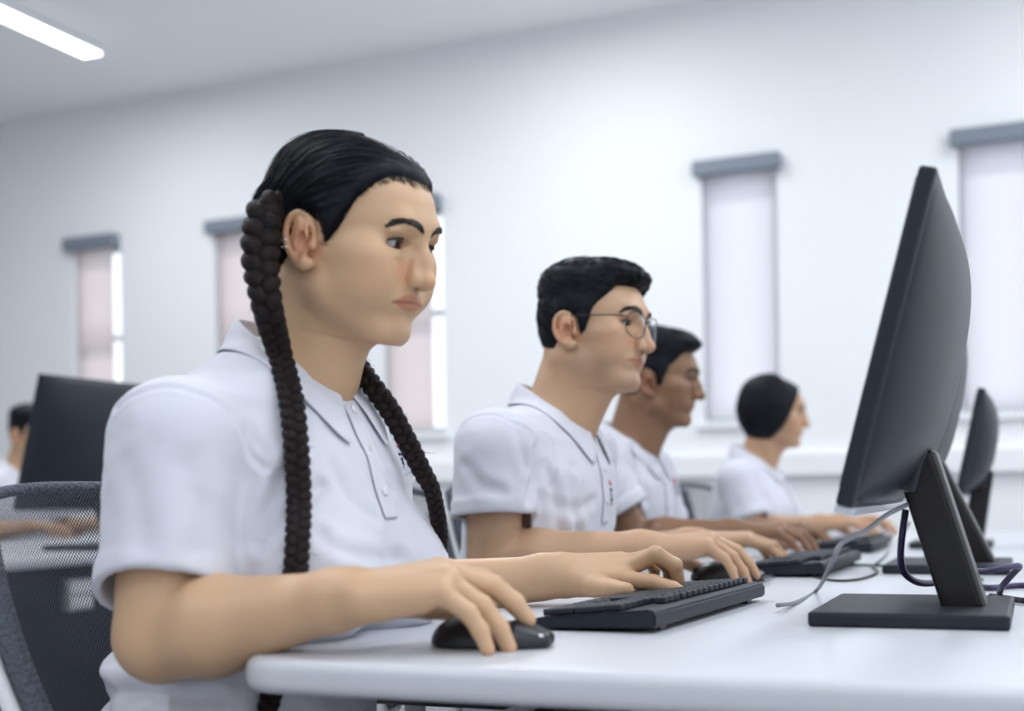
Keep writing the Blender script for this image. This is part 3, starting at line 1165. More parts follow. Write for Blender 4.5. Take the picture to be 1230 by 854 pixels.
def eye_ball(fr, s, parent, gaze=(1, 0, -0.1), hp={}):
    c = fr.pt((0.0735, s * 0.0318, 0))
    r = 0.0130 * fr.sc
    g = fr.dir(np.asarray(gaze, float))
    g /= np.linalg.norm(g)
    a = np.cross(g, [0, 0, 1.0])
    a /= np.linalg.norm(a)
    b = np.cross(a, g)
    rings = [0, 0.18, 0.22, 0.40, 0.54, 0.58, 0.7, 0.95, 1.3, 1.7, 2.1, 2.5, 2.9]
    n = 24
    v = [c + g * r * 1.03]
    for th in rings[1:]:
        rr = r * (1.035 if th < 0.56 else 1.0)
        for k in range(n):
            ph = 2 * math.pi * k / n
            v.append(c + rr * (g * math.cos(th) + (a * math.cos(ph) + b * math.sin(ph)) * math.sin(th)))
    f, mi = [], []
    for k in range(n):
        f.append((0, 1 + (k + 1) % n, 1 + k))
        mi.append(2)
    for i in range(len(rings) - 2):
        for k in range(n):
            k2 = (k + 1) % n
            f.append((1 + i * n + k, 1 + i * n + k2, 1 + (i + 1) * n + k2, 1 + (i + 1) * n + k))
            mi.append(2 if rings[i + 2] < 0.23 else (1 if rings[i + 2] < 0.56 else 0))
    me = bpy.data.meshes.new('eye')
    me.from_pydata([tuple(q) for q in v], [], f)
    o = link('eye', me, [M['sclera'], M['iris'], M['pupil']], parent)
    me.polygons.foreach_set('material_index', np.array(mi, np.int32))
    bm = bmesh.new()
    bm.from_mesh(me)
    bmesh.ops.recalc_face_normals(bm, faces=bm.faces[:])
    bm.to_mesh(me)
    bm.free()
    return o


def brow(fr, s, bv, parent, hp, m):
    """Eyebrow hairs lying on the skin."""
    pts = hp.get('brow', [(0.0975, 0.0095, 0.0125), (0.0955, 0.020, 0.0185), (0.090, 0.032, 0.0225), (0.080, 0.044, 0.0225), (0.072, 0.052, 0.0195)])
    path = smooth_path([(x, s * y, z) for x, y, z in pts], 70)
    rng = np.random.default_rng(5 + s)
    hairs = []
    for i, q in enumerate(path):
        u = i / 69
        wdt = hp.get('brow_w', 0.0042) * (1 - 0.72 * u ** 2) * (0.75 + 0.25 * min(1, u * 6))
        for _ in range(hp.get('brow_n', 5)):
            o = q + np.array([0.012, 0, rng.uniform(-wdt, wdt)])
            tdir = path[min(i + 4, 69)] - path[max(i - 4, 0)]
            tdir /= np.linalg.norm(tdir) + 1e-9
            dirn = tdir + np.array([0, 0, 0.55 * (1 - u) + rng.uniform(-0.25, 0.15) - 0.25 * u])
            hair = []
            for k in range(4):
                h = fr.pt(o + dirn * 0.0085 * k / 3)
                loc, nor, _, _ = bv.find_nearest(Vector(h))
                hair.append(np.array(loc) + np.array(nor) * (0.0004 + 0.0006 * math.sin(k / 3 * 2.6)))
            hairs.append(np.array(hair))
    v, f = strands(hairs, hp.get('brow_r', 0.00062) * fr.sc, n=3)
    return link('eyebrow', mesh_np('eyebrow', v, f), m, parent)


def lashes(fr, s, parent, hp):
    """Upper lash line along the lid edge."""
    op, mid = hp.get('eye_open', 0.0047), hp.get('eye_mid', -0.0012)
    A = rot_axes(s * 0.32, 0, s * -0.10)
    pts = []
    c = np.array((0.0735, s * 0.0318, 0))
    for u in np.linspace(-0.92, 0.98, 14):
        y = hp.get('eye_w', 0.0170) * u
        z = op * math.sqrt(max(0, 1 - u * u))
        q = np.array((0.0868, s * hp.get('eye_y', 0.0318), mid)) + np.array((0.0, s * y, z)) @ A
        dv = q - c
        dv[0] = math.sqrt(max(1e-6, 0.0149 ** 2 - dv[1] ** 2 - dv[2] ** 2))
        pts.append(fr.pt(c + dv))
    low = []
    for u in np.linspace(-0.75, 0.98, 12):
        q = np.array((0.0868, s * hp.get('eye_y', 0.0318), mid)) + np.array((0.0, s * hp.get('eye_w', 0.0170) * u, -op * math.sqrt(max(0, 1 - u * u)))) @ A
        dv = q - c
        dv[0] = math.sqrt(max(1e-6, 0.0147 ** 2 - dv[1] ** 2 - dv[2] ** 2))
        low.append(fr.pt(c + dv))
    v2, f2 = tube_np(low, np.array([0.0003 + 0.0004 * math.sin(i / 11 * math.pi) for i in range(12)]) * fr.sc, 5)
    v, f = tube_np(pts, np.array([0.0009 + 0.0009 * math.sin(i / 13 * math.pi) for i in range(14)]) * fr.sc, 6)
    me = bpy.data.meshes.new('eyelashes')
    f = list(f) + [tuple(i + len(v) for i in q) for q in f2]
    v = list(v) + list(v2)
    me.from_pydata([tuple(q) for q in v], [], f)
    return link('eyelashes', me, M['brow'], parent)


# ------------------------------------------------------------------ polo shirts
def shirt_of(p):
    """Polo shirt: trunk and two sleeves in one skin, hollow at hems and neck."""
    t = p['torso']
    sh = [np.asarray(a, float) for a in p['shoulder']]
    hip = np.asarray(p['hip'], float)
    nb = np.asarray(p['neck'], float)
    z = nb - hip
    L = np.linalg.norm(z)
    z = z / L
    y = sh[1 if p.get('lat_flip') else 0] - sh[0 if p.get('lat_flip') else 1]
    y = y - z * (y @ z)
    y /= np.linalg.norm(y)
    x = np.cross(y, z)
    fr = Fr(hip, np.array([x, y, z]))
    p['tfr'] = fr
    lo, hi = fr.o.copy(), fr.o.copy()
    rows = [(a * L, b, c, d, e) for a, b, c, d, e in t]
    lf = Loft(fr, rows, 2.35)
    pr = lf.prim()
    lo, hi = pr[0] - 0.05, pr[1] + 0.05
    for i in (0, 1):
        for q in (sh[i], np.asarray(p['elbow'][i])):
            lo, hi = np.minimum(lo, q - 0.13), np.maximum(hi, q + 0.13)
    vol = Vol(lo, hi, p.get('cloth_res', 0.0032), far=0.08)
    vol.put(pr, 0)
    for q in p.get('bulk', []):       # bust, folds of the belly
        vol.put(q(fr), 0.03)
    sr = p.get('sleeve_r', (0.064, 0.069))
    for i in (0, 1):
        lat = y if (sh[i] - sh[1 - i]) @ y > 0 else -y
        vol.put(cone(nb - z * p.get('trap_z', 0.040) + lat * 0.03 - x * 0.008 - z * 0.006, sh[i], p.get('trap_r', 0.042), p.get('cap_r', 0.056)), 0.035)
    hems = []
    for i in (0, 1):
        E_ = np.asarray(p['elbow'][i], float)
        d = E_ - sh[i]
        e = sh[i] + d * p.get('sleeve_len', (0.72, 0.72))[i]
        n = d / np.linalg.norm(d) + np.asarray(p.get('hem_tilt', [(0, 0, 0), (0, 0, 0)])[i])
        n /= np.linalg.norm(n)
        u = d / np.linalg.norm(d)
        vol.put(inter(cone(sh[i], e + u * 0.05, sr[0], sr[1]), plane(e, n)), p.get('sleeve_k', 0.016))
        hems.append((e, n, u, i))
    nz = p.get('wrinkle', 0.0035)
    w = vol.win(vol.lo, vol.lo + vol.res * (vol.n - 1))
    X, Y, Z = w[1:]
    lx, ly, lz = fr.loc(X, Y, Z)
    f = noise3(lx * 0.8, ly * 0.8, lz * 1.0, 26, 2, p.get('wseed', 1))
    ridge = 1 - np.abs(noise3(lx * 1.3 + lz * 0.5, ly * 0.6 + lz * 0.35, lz * 0.8 - lx * 0.4, 24, 2, p.get('wseed', 1) + 2))
    amt = np.clip(1.25 - lz / L, 0.25, 1.0)
    vol.v += (nz * amt * (0.8 * f - 1.3 * np.clip(ridge - 0.62, 0, 1) * 2.0 + 0.45)).astype(np.float32)
    for q in p.get('folds', []):      # a crease pressed in along a line
        vol.group(q, 0.004, 0.010, 'sub')
    for q in p.get('ridges', []):
        vol.group(q, 0.004, 0.014)
    for e, n, u, i in hems:
        rr = sr[1] - 0.001
        band = inter(cone(e - u * 0.026, e, rr + 0.0024, rr + 0.0030), lambda X, Y, Z, a=plane(e, n), b=plane(e - u * 0.026, -n): np.maximum(a(X, Y, Z), b(X, Y, Z)))
        vol.put(band, 0.0008)
        vol.put(cone(e - u * 0.028, e + u * 0.05, rr - max(0.007, 2.4 * vol.res), rr - max(0.004, 1.7 * vol.res)), 0.003, 'sub')
    # neck opening
    vol.put(cone(nb - z * 0.035 + x * 0.012, nb + z * 0.12 + x * 0.06, p.get('neck_open', 0.058), p.get('neck_open', 0.058) + 0.012), 0.004, 'sub')
    v, Q = skin(vol, 'shirt', relax=3)
    v, Q = drop_small(v, Q)
    return v, Q, fr


def lay(bv, pts, off, toward):
    """Drop points along -toward onto a skin, lifted by off."""
    out = []
    for q in pts:
        h = bv.ray_cast(Vector(q + toward * 0.15), Vector(-toward), 0.4)
        out.append(np.array(h[0]) + np.array(h[1]) * off if h[0] is not None else np.asarray(q))
    return np.array(out)


def solid_grid(P, thick, name, m, parent, sub=1):
    """A sheet given as a grid of points, with thickness."""
    a, b, _ = P.shape
    f = [(i * b + j, i * b + j + 1, (i + 1) * b + j + 1, (i + 1) * b + j) for i in range(a - 1) for j in range(b - 1)]
    me = bpy.data.meshes.new(name)
    me.from_pydata(P.reshape(-1, 3).tolist(), [], f)
    o = link(name, me, m, parent)
    md = o.modifiers.new('thickness', 'SOLIDIFY')
    md.thickness = thick
    md.offset = 0
    if sub:
        ms = o.modifiers.new('smooth', 'SUBSURF')
        ms.levels = ms.render_levels = sub
    return o


# ------------------------------------------------------------------ collars, plackets, braids
def normals_np(v, Q):
    n = np.cross(v[Q[:, 2]] - v[Q[:, 0]], v[Q[:, 3]] - v[Q[:, 1]])
    out = np.stack([sum(np.bincount(Q[:, j], n[:, k], len(v)) for j in range(4)) for k in range(3)], 1)
    return out / (np.linalg.norm(out, axis=1)[:, None] + 1e-12)


def crease(v, N, path, depth, width):
    """Press a seam into a skin along a path."""
    path = np.asarray(path, float)
    lo, hi = path.min(0) - 3 * width, path.max(0) + 3 * width
    i = np.where(np.all((v > lo) & (v < hi), axis=1))[0]
    if not len(i):
        return
    d = np.full(len(i), 1e9)
    for q in path:
        d = np.minimum(d, ((v[i] - q) ** 2).sum(1))
    d = np.sqrt(d)
    v[i] -= N[i] * (depth * (np.exp(-(d / width) ** 2) - 0.35 * np.exp(-((d - 2 * width) / width) ** 2)))[:, None]


def project_path(bv, pts, dirn):
    """Points shot along dirn onto a skin."""
    out = []
    for q in pts:
        h = bv.ray_cast(Vector(np.asarray(q) - np.asarray(dirn) * 0.4), Vector(dirn), 0.8)
        if h[0] is not None:
            out.append(np.array(h[0]))
    return np.array(out)


def fold_px(v, N, bv, lines):
    """Creases of the cloth where the photograph shows them."""
    for pts, depth, width in lines:
        h = [hit_px(bv, x, y) for x, y in pts]
        h = [q for q in h if q is not None]
        if len(h) > 2 and max(np.linalg.norm(np.diff(h, axis=0), axis=1)) < 0.12:
            crease(v, N, dense(np.array(h)), depth, width)


def dense(path, step=0.002):
    L = np.linalg.norm(np.diff(path, axis=0), axis=1).sum()
    return smooth_path(path, max(8, int(L / step)))


def collar(p, bv, parent, back, front, rx, ry, cx, cy, gap=16, drop=0.050, out=0.020, tip=0.068, m='shirt', name='collar'):
    """Folded polo collar: back/front are the heights of the neck edge, (cx, cy) its middle."""
    nth = 46
    rows = []
    th0 = math.radians(gap)
    for i in range(nth):
        u = i / (nth - 1)
        th = th0 + u * (2 * math.pi - 2 * th0)
        c, s = math.cos(th), math.sin(th)
        fwd = 0.5 + 0.5 * c
        z = back + (front - back) * fwd ** 1.25
        ring = arr(cx + rx * c, cy + ry * s, z)
        o = arr(c, s, 0)
        e = min(u, 1 - u)
        end = math.exp(-(e / 0.075) ** 2)
        dr = drop + (tip - drop) * math.exp(-(e / 0.10) ** 2) - 0.010 * math.exp(-((u - 0.5) / 0.2) ** 2)
        side = arr(0, 1 if s > 0 else -1, 0)
        row = [ring - o * 0.004 - UP * 0.032, ring - o * 0.002 - UP * 0.014, ring + UP * 0.001, ring + o * 0.0035 - UP * 0.0005]
        for k in range(1, 8):
            t = k / 7
            q = ring + o * (0.006 + out * t) - UP * dr * t * (1.0 - 0.12 * t) + side * end * 0.020 * t + arr(1, 0, 0) * end * 0.004 * t
            if bv is not None and t > 0.25:
                loc, nor, _, dist = bv.find_nearest(Vector(q))
                if loc is not None:
                    sd = (Vector(q) - loc).dot(nor)
                    want = 0.0045
                    if sd < want or t > 0.7:
                        q = np.array(loc) + np.array(nor) * (want if sd < want else want + (sd - want) * (1 - t) * 2)
            row.append(q)
        rows.append(row)
    P = np.array(rows)
    for _ in range(2):
        P[1:-1, 4:] = 0.5 * P[1:-1, 4:] + 0.25 * (P[:-2, 4:] + P[2:, 4:])
    return solid_grid(P, 0.0030, name, M[m], parent)


def placket(p, bv, parent, y0, z_top, z_bot, w=0.030, dirn=(-1, 0, 0), lean=0.0, buttons=3):
    n = 22
    zs = np.linspace(z_top, z_bot, n)
    rows = []
    for z in zs:
        r = []
        for k in range(5):
            q = arr(0.3, y0 + lean * (z_top - z) + (k / 4 - 0.5) * w, z)
            h = bv.ray_cast(Vector((q[0] - 0.55, q[1], q[2])), Vector((-1, 0, 0)), 0.6)
            h = h if h[0] is not None else (Vector(q), Vector((1, 0, 0)))
            r.append(np.array(h[0]) + np.array(h[1]) * 0.0022)
        rows.append(r)
    P = np.array(rows)
    o = solid_grid(P, 0.0028, 'placket', M['shirt'], parent)
    for i in range(buttons):
        j = int((0.06 + 0.36 * i) * (n - 1))
        c = P[j, 2]
        nor = np.cross(P[j, 3] - P[j, 1], P[min(j + 1, n - 1), 2] - P[j - 1, 2])
        nor /= np.linalg.norm(nor)
        if nor[0] < 0:
            nor = -nor
        mb = MB()
        mb.tube([c + nor * a for a in (0.001, 0.0022, 0.0034, 0.0036)], [0.0056, 0.0058, 0.0052, 0.0040], 18)
        mb.build('button', M['button'], parent, True)
    return o


def braid(name, path, rad, m, parent, lam=2.75, view=None, n=14):
    """Three crossing strands along a path."""
    path = np.asarray(path, float)
    mcount = len(path)
    rad = np.interp(np.linspace(0, 1, mcount), np.linspace(0, 1, len(rad)), rad)
    t = np.gradient(path, axis=0)
    t /= np.linalg.norm(t, axis=1)[:, None]
    vd = path - arr(0, 0, EYE) if view is None else np.broadcast_to(view, path.shape)
    u = np.cross(t, vd)
    u /= np.linalg.norm(u, axis=1)[:, None]
    b = np.cross(u, t)
    ds = np.r_[0, np.linalg.norm(np.diff(path, axis=0), axis=1)]
    ph = np.cumsum(ds / (rad * lam)) * 2 * math.pi
    V, F, k = [], [], 0
    for j in range(3):
        q = ph + 2 * math.pi * j / 3
        c = path + u * (0.52 * rad * np.sin(q))[:, None] + b * (0.40 * rad * np.sin(2 * q))[:, None]
        tt = np.gradient(c, axis=0)
        tt /= np.linalg.norm(tt, axis=1)[:, None]
        n1 = np.cross(tt, b)
        n1 /= np.linalg.norm(n1, axis=1)[:, None]
        n2 = np.cross(n1, tt)
        a = np.linspace(0, 2 * math.pi, n, endpoint=False)
        end = np.clip(np.minimum(np.arange(mcount), mcount - 1 - np.arange(mcount)) / 6.0, 0.15, 1)
        rs = rad * 0.53 * end
        groove = 1 + 0.05 * np.sin(a * 5)[None, :] + 0.03 * RNG.normal(size=(mcount, n)) * 0.5
        ring = (np.cos(a)[None, :] * groove)[:, :, None] * n1[:, None] + (np.sin(a)[None, :] * 0.92 * groove)[:, :, None] * n2[:, None]
        v = (c[:, None] + ring * rs[:, None, None]).reshape(-1, 3)
        f = [(i * n + h, i * n + (h + 1) % n, (i + 1) * n + (h + 1) % n, (i + 1) * n + h) for i in range(mcount - 1) for h in range(n)]
        V.append(v)
        F.append(np.array(f) + k)
        k += len(v)
    # loose short hairs
    hairs = []
    for _ in range(int(mcount * 1.1)):
        i = RNG.integers(14, mcount - 6)
        o = path[i] + (u[i] * np.clip(RNG.normal(), -1.2, 1.2) + b[i] * np.clip(RNG.normal(), -1.2, 1.2)) * rad[i] * 0.62
        dr = t[i] * RNG.uniform(0.3, 1.0) + u[i] * RNG.normal() * 0.5 + b[i] * RNG.normal() * 0.5
        cu = RNG.normal(size=3) * 0.25
        L = RNG.uniform(0.006, 0.014)
        hairs.append(np.array([o + (dr * s + cu * s * s) * L for s in np.linspace(0, 1, 5)]))
    v, f = strands(hairs, 0.00030, n=3)
    V.append(v)
    F.append(f + k)
    return link(name, mesh_np(name, np.concatenate(V), np.concatenate(F)), m, parent)


def threads(bv, shapes, o, ax_u, ax_v, into, parent, name='embroidered_logo'):
    """Stitched marks on the chest: polylines in millimetres, (colour, radius, points)."""
    groups = {}
    for colr, r, pts in shapes:
        pts = np.asarray(pts, float) * 0.001
        L = np.linalg.norm(np.diff(pts, axis=0), axis=1)
        fine = [pts[0]]
        for i, l in enumerate(L):
            k = max(1, int(l / 0.0018))
            fine += [pts[i] + (pts[i + 1] - pts[i]) * (j + 1) / k for j in range(k)]
        P = [np.asarray(o) + ax_u * a + ax_v * b for a, b in fine]
        out = []
        for q in P:
            h = bv.ray_cast(Vector(q - into * 0.1), Vector(into), 0.25)
            if h[0] is not None:
                out.append(np.array(h[0]) + np.array(h[1]) * 0.0004)
        if len(out) > 1:
            v, f = tube_np(out, r * 0.001, 6)
            groups.setdefault(colr, []).append((v, f))
    res = None
    keys = list(groups)
    mb_v, mb_f, mi, k = [], [], [], 0
    for ci, c in enumerate(keys):
        for v, f in groups[c]:
            mb_v.append(v)
            mb_f += [tuple(i + k for i in q) for q in f]
            mi += [ci] * len(f)
            k += len(v)
    me = bpy.data.meshes.new(name)
    me.from_pydata(np.concatenate(mb_v).tolist(), [], mb_f)
    ob = link(name, me, [M[c] for c in keys], parent)
    me.polygons.foreach_set('material_index', np.array(mi, np.int32))
    return ob


LOGO = [('red_thread', 0.9, [(-14, 14), (-14, 25)]), ('red_thread', 0.9, [(-14, 25), (-11, 19), (-8, 16), (-8, 12)]), ('red_thread', 0.9, [(-8, 16), (-3, 13), (-3, 24)]),
        ('red_thread', 0.8, [(-3, 20), (3, 14), (3, 22)]), ('red_thread', 0.8, [(3, 22), (8, 15), (9, 11)]), ('red_thread', 0.7, [(-11, 13), (-6, 21)]),
        ('navy_thread', 1.0, [(-15, 6), (-12, 4), (-9, 7), (-7, 4)]), ('navy_thread', 0.9, [(-5, 5), (-2, 8), (0, 4), (3, 7), (6, 4)]), ('navy_thread', 0.9, [(8, 8), (9, 3), (13, 5)]),
        ('navy_thread', 0.9, [(-8, 0), (-3, -2), (1, 1), (5, -3)]), ('navy_thread', 0.8, [(-2, -4), (2, -6), (6, -4), (10, -7)]),
        ('navy_thread', 1.4, [(-4, -10), (2, -13), (7, -9)]), ('navy_thread', 0.8, [(9, -9), (12, -13), (8, -16), (13, -18)]),
        ('navy_thread', 0.8, [(0, -18), (5, -21), (10, -20)]), ('red_thread', 0.7, [(6, -13), (9, -17)])]


def legs_of(p, parent, knee, ankle, m='trousers', res=0.009):
    """Seated trousers and shoes, under the desk."""
    hip = np.asarray(p['hip'], float)
    kn = [np.asarray(a, float) for a in knee]
    an = [np.asarray(a, float) for a in ankle]
    allp = np.array([hip] + kn + an)
    vol = Vol(allp.min(0) - 0.22, allp.max(0) + 0.22, res)
    vol.put(ell(hip - (0, 0, 0.030), (0.110, 0.152, 0.070)), 0)
    for i, s in ((0, 1), (1, -1)):
        h = hip + arr(0.03, s * 0.080, -0.025)
        vol.put(cone(h, kn[i], 0.074, 0.062), 0.03)
        vol.put(cone(kn[i], an[i] + arr(0, 0, 0.05), 0.060, 0.046), 0.01)
    v, Q = skin(vol, 'trousers', 1)
    link('trousers', mesh_np('trousers', v, Q), M[m], parent)
    for i in (0, 1):
        vs = Vol(an[i] + arr(-0.09, -0.07, -0.12), an[i] + arr(0.24, 0.07, 0.10), 0.007)
        f = np.asarray(an[i])
        vs.put(cone((f[0] - 0.03, f[1], 0.045), (f[0] + 0.15, f[1], 0.035), 0.042, 0.036), 0.02)
        vs.put(cone((f[0], f[1], 0.06), (f[0] - 0.005, f[1], f[2] + 0.02), 0.042, 0.044), 0.02)
        v, Q = skin(inter_floor(vs), 'shoe', 1)
        link('shoe', mesh_np('shoe', v, Q), M['shoe'], parent)


def inter_floor(vol):
    z = vol.lo[2] + np.arange(vol.n[2]) * vol.res
    vol.v = np.maximum(vol.v, (0.004 - z)[None, None, :]).astype(np.float32)
    return vol


def hit_px(bv, px, py, lift=0.0):
    """Where the line of sight through a photograph pixel meets a skin."""
    o = Vector((0, 0, EYE))
    d = Vector(at(px, py, 1.0)) - o
    d.normalize()
    h = bv.ray_cast(o, d, 20)
    if h[0] is None:
        return None
    return np.array(h[0]) - np.array(d) * lift


# ------------------------------------------------------------------ desks
DZ = 0.75


def desk(x0, x1, y0, y1, label, panel_x, rad=0.05):
    root = empty('desk', ((x0 + x1) / 2, (y0 + y1) / 2, 0), label, 'desk')
    out = []
    for cx, cy, a0 in ((x1 - rad, y1 - rad, 0), (x0 + rad, y1 - rad, 90), (x0 + rad, y0 + rad, 180), (x1 - rad, y0 + rad, 270)):
        for k in range(9):
            a = math.radians(a0 + 90 * k / 8)
            out.append((cx + rad * math.cos(a), cy + rad * math.sin(a)))
    mb = MB()
    mb.prism(out, DZ - 0.034, DZ, 0.012, 4)
    mb.build('desktop', M['desk'], root, True)
    mb = MB()
    mb.box((panel_x, (y0 + y1) / 2, 0.44), (0.010, (y1 - y0) / 2 - 0.10, 0.27), None, 0.003)
    mb.build('modesty_panel', M['desk_panel'], root)
    n = max(2, int(round((y1 - y0) / 1.75)) + 1)
    for i in range(n):
        y = y0 + 0.30 + (y1 - y0 - 0.60) * i / (n - 1)
        for x in (x0 + 0.34, x1 - 0.06):
            if abs(x - panel_x) < 0.03:
                x = panel_x + 0.04
            m2 = MB()
            m2.box((x, y, (DZ - 0.034) / 2), (0.024, 0.024, (DZ - 0.034) / 2), None, 0.004)
            m2.build('leg', M['grey_metal'], root)
    return root


desk(-0.718, 0.075, 1.075, 4.72, 'long white desk with rounded corners in the foreground, under the hands and keyboards', 0.0)
desk(-3.42, -2.46, 1.9, 5.6, 'white desk of the row behind, seen through the mesh chair back', -2.55)


# ------------------------------------------------------------------ monitors
def monitor(x, y, label, hgt=0.34, wid=0.54, lift=0.1365, rz=0.0, tilt=14.5, base_d=0.21, base_w=0.27, group='desk monitors', silver=True, setback=-0.055):
    """Local frame: +x is the back of the monitor; origin on the desk under the stand."""
    ca, sa = math.cos(rz), math.sin(rz)
    root = empty('monitor', (x, y, DZ), label, 'monitor', group)
    O = arr(x, y, DZ)
    X, Y = arr(ca, sa, 0), arr(-sa, ca, 0)
    t = math.radians(tilt)
    V = X * math.sin(t) + UP * math.cos(t)          # up along the panel
    B = X * math.cos(t) - UP * math.sin(t)          # out of the back
    P0 = O + X * setback + UP * lift                    # middle of the lower screen edge

    def q(a, v, b):
        return P0 + Y * a + V * v + B * b
    ax = np.array([B, Y, V])
    mb = MB()
    mb.box(q(0, hgt / 2, 0.009), (0.009, wid / 2, hgt / 2), ax, 0.004)
    mb.build('bezel', M['plastic'], root, False)
    mb = MB()
    mb.box(q(0, hgt / 2 + 0.004, -0.0006), (0.0010, wid / 2 - 0.010, hgt / 2 - 0.014), ax)
    mb.build('screen', M['screen'], root)
    # bulging rear housing
    na, nv = 40, 34
    rows = []
    for i in range(nv + 1):
        v = -1 + 2 * i / nv
        r = []
        for j in range(na + 1):
            a = -1 + 2 * j / na
            ea = (1 - abs(a) ** 3.2) ** 0.75
            ev = (1 - abs(v) ** 2.6) ** 0.70
            h = 0.016 + 0.046 * ea * ev * (1.0 - 0.10 * v)
            r.append(q(a * (wid / 2 - 0.003), hgt / 2 + v * (hgt / 2 - 0.003), h))
        rows.append(r)
    P = np.array(rows)
    f = [(i * (na + 1) + j, i * (na + 1) + j + 1, (i + 1) * (na + 1) + j + 1, (i + 1) * (na + 1) + j) for i in range(nv) for j in range(na)]
    ring = [(0, j) for j in range(na)] + [(i, na) for i in range(nv)] + [(nv, j) for j in range(na, 0, -1)] + [(i, 0) for i in range(nv, 0, -1)]
    v = list(P.reshape(-1, 3))
    base = len(v)
    for i, j in ring:
        v.append(P[i, j] - B * 0.012)
    m_ = len(ring)
    for k in range(m_):
        i, j = ring[k]
        i2, j2 = ring[(k + 1) % m_]
        f.append((i * (na + 1) + j, base + k, base + (k + 1) % m_, i2 * (na + 1) + j2))
    mb = MB()
    mb.add(v, f)
    mb.build('rear_housing', M['plastic'], root, True)
    if silver:
        mb = MB()
        mb.box(q(0, -0.004, 0.010), (0.010, wid / 2 - 0.004, 0.0045), ax, 0.0025)
        mb.build('lower_trim', M['silver_trim'], root)
    # stand
    att = q(0, 0.062, 0.036)
    mb = MB()
    mb.box(att + B * 0.002, (0.018, 0.046, 0.040), ax, 0.006)
    mb.build('hinge', M['plastic_gloss'], root, False)
    foot = O + X * (base_d * 0.26) + UP * 0.012
    top = att + B * 0.008 - UP * 0.002
    d = top - foot
    L = np.linalg.norm(d)
    d /= L
    N = np.cross(d, Y)
    mb = MB()
    mb.box((foot + top) / 2, (0.024, 0.032, L / 2 + 0.006), np.array([N, Y, d]), 0.009, 3)
    mb.build('stand_neck', M['plastic_brown'], root, False)
    mb = MB()
    mb.box(O + X * 0.0 + UP * 0.0085, (base_d / 2, base_w / 2, 0.0080), np.array([X, Y, UP]), 0.004)
    mb.build('base', M['plastic'], root)
    for sx in (-1, 1):
        for sy in (-1, 1):
            mb = MB()
            c = O + X * sx * (base_d / 2 - 0.02) + Y * sy * (base_w / 2 - 0.025)
            mb.tube([c + UP * 0.0, c + UP * 0.0015], 0.008, 12)
            mb.build('foot_pad', M['plastic_gloss'], root)
    return root


monitor(-0.132, 1.618, 'large black monitor seen edge-on, nearest of the right-hand row')
monitor(-0.148, 2.530, 'black monitor mostly hidden behind the large nearest monitor', setback=-0.085)
monitor(-0.196, 3.450, 'smaller black monitor farthest along the desk, in front of the right window', hgt=0.250, wid=0.36, lift=0.135, tilt=12, base_d=0.19, base_w=0.2, setback=0.02)
monitor(-2.59, 3.24, 'black monitor on the row behind, standing above the mesh chair at the left', hgt=0.385, wid=0.62, lift=0.125, group='desk monitors')


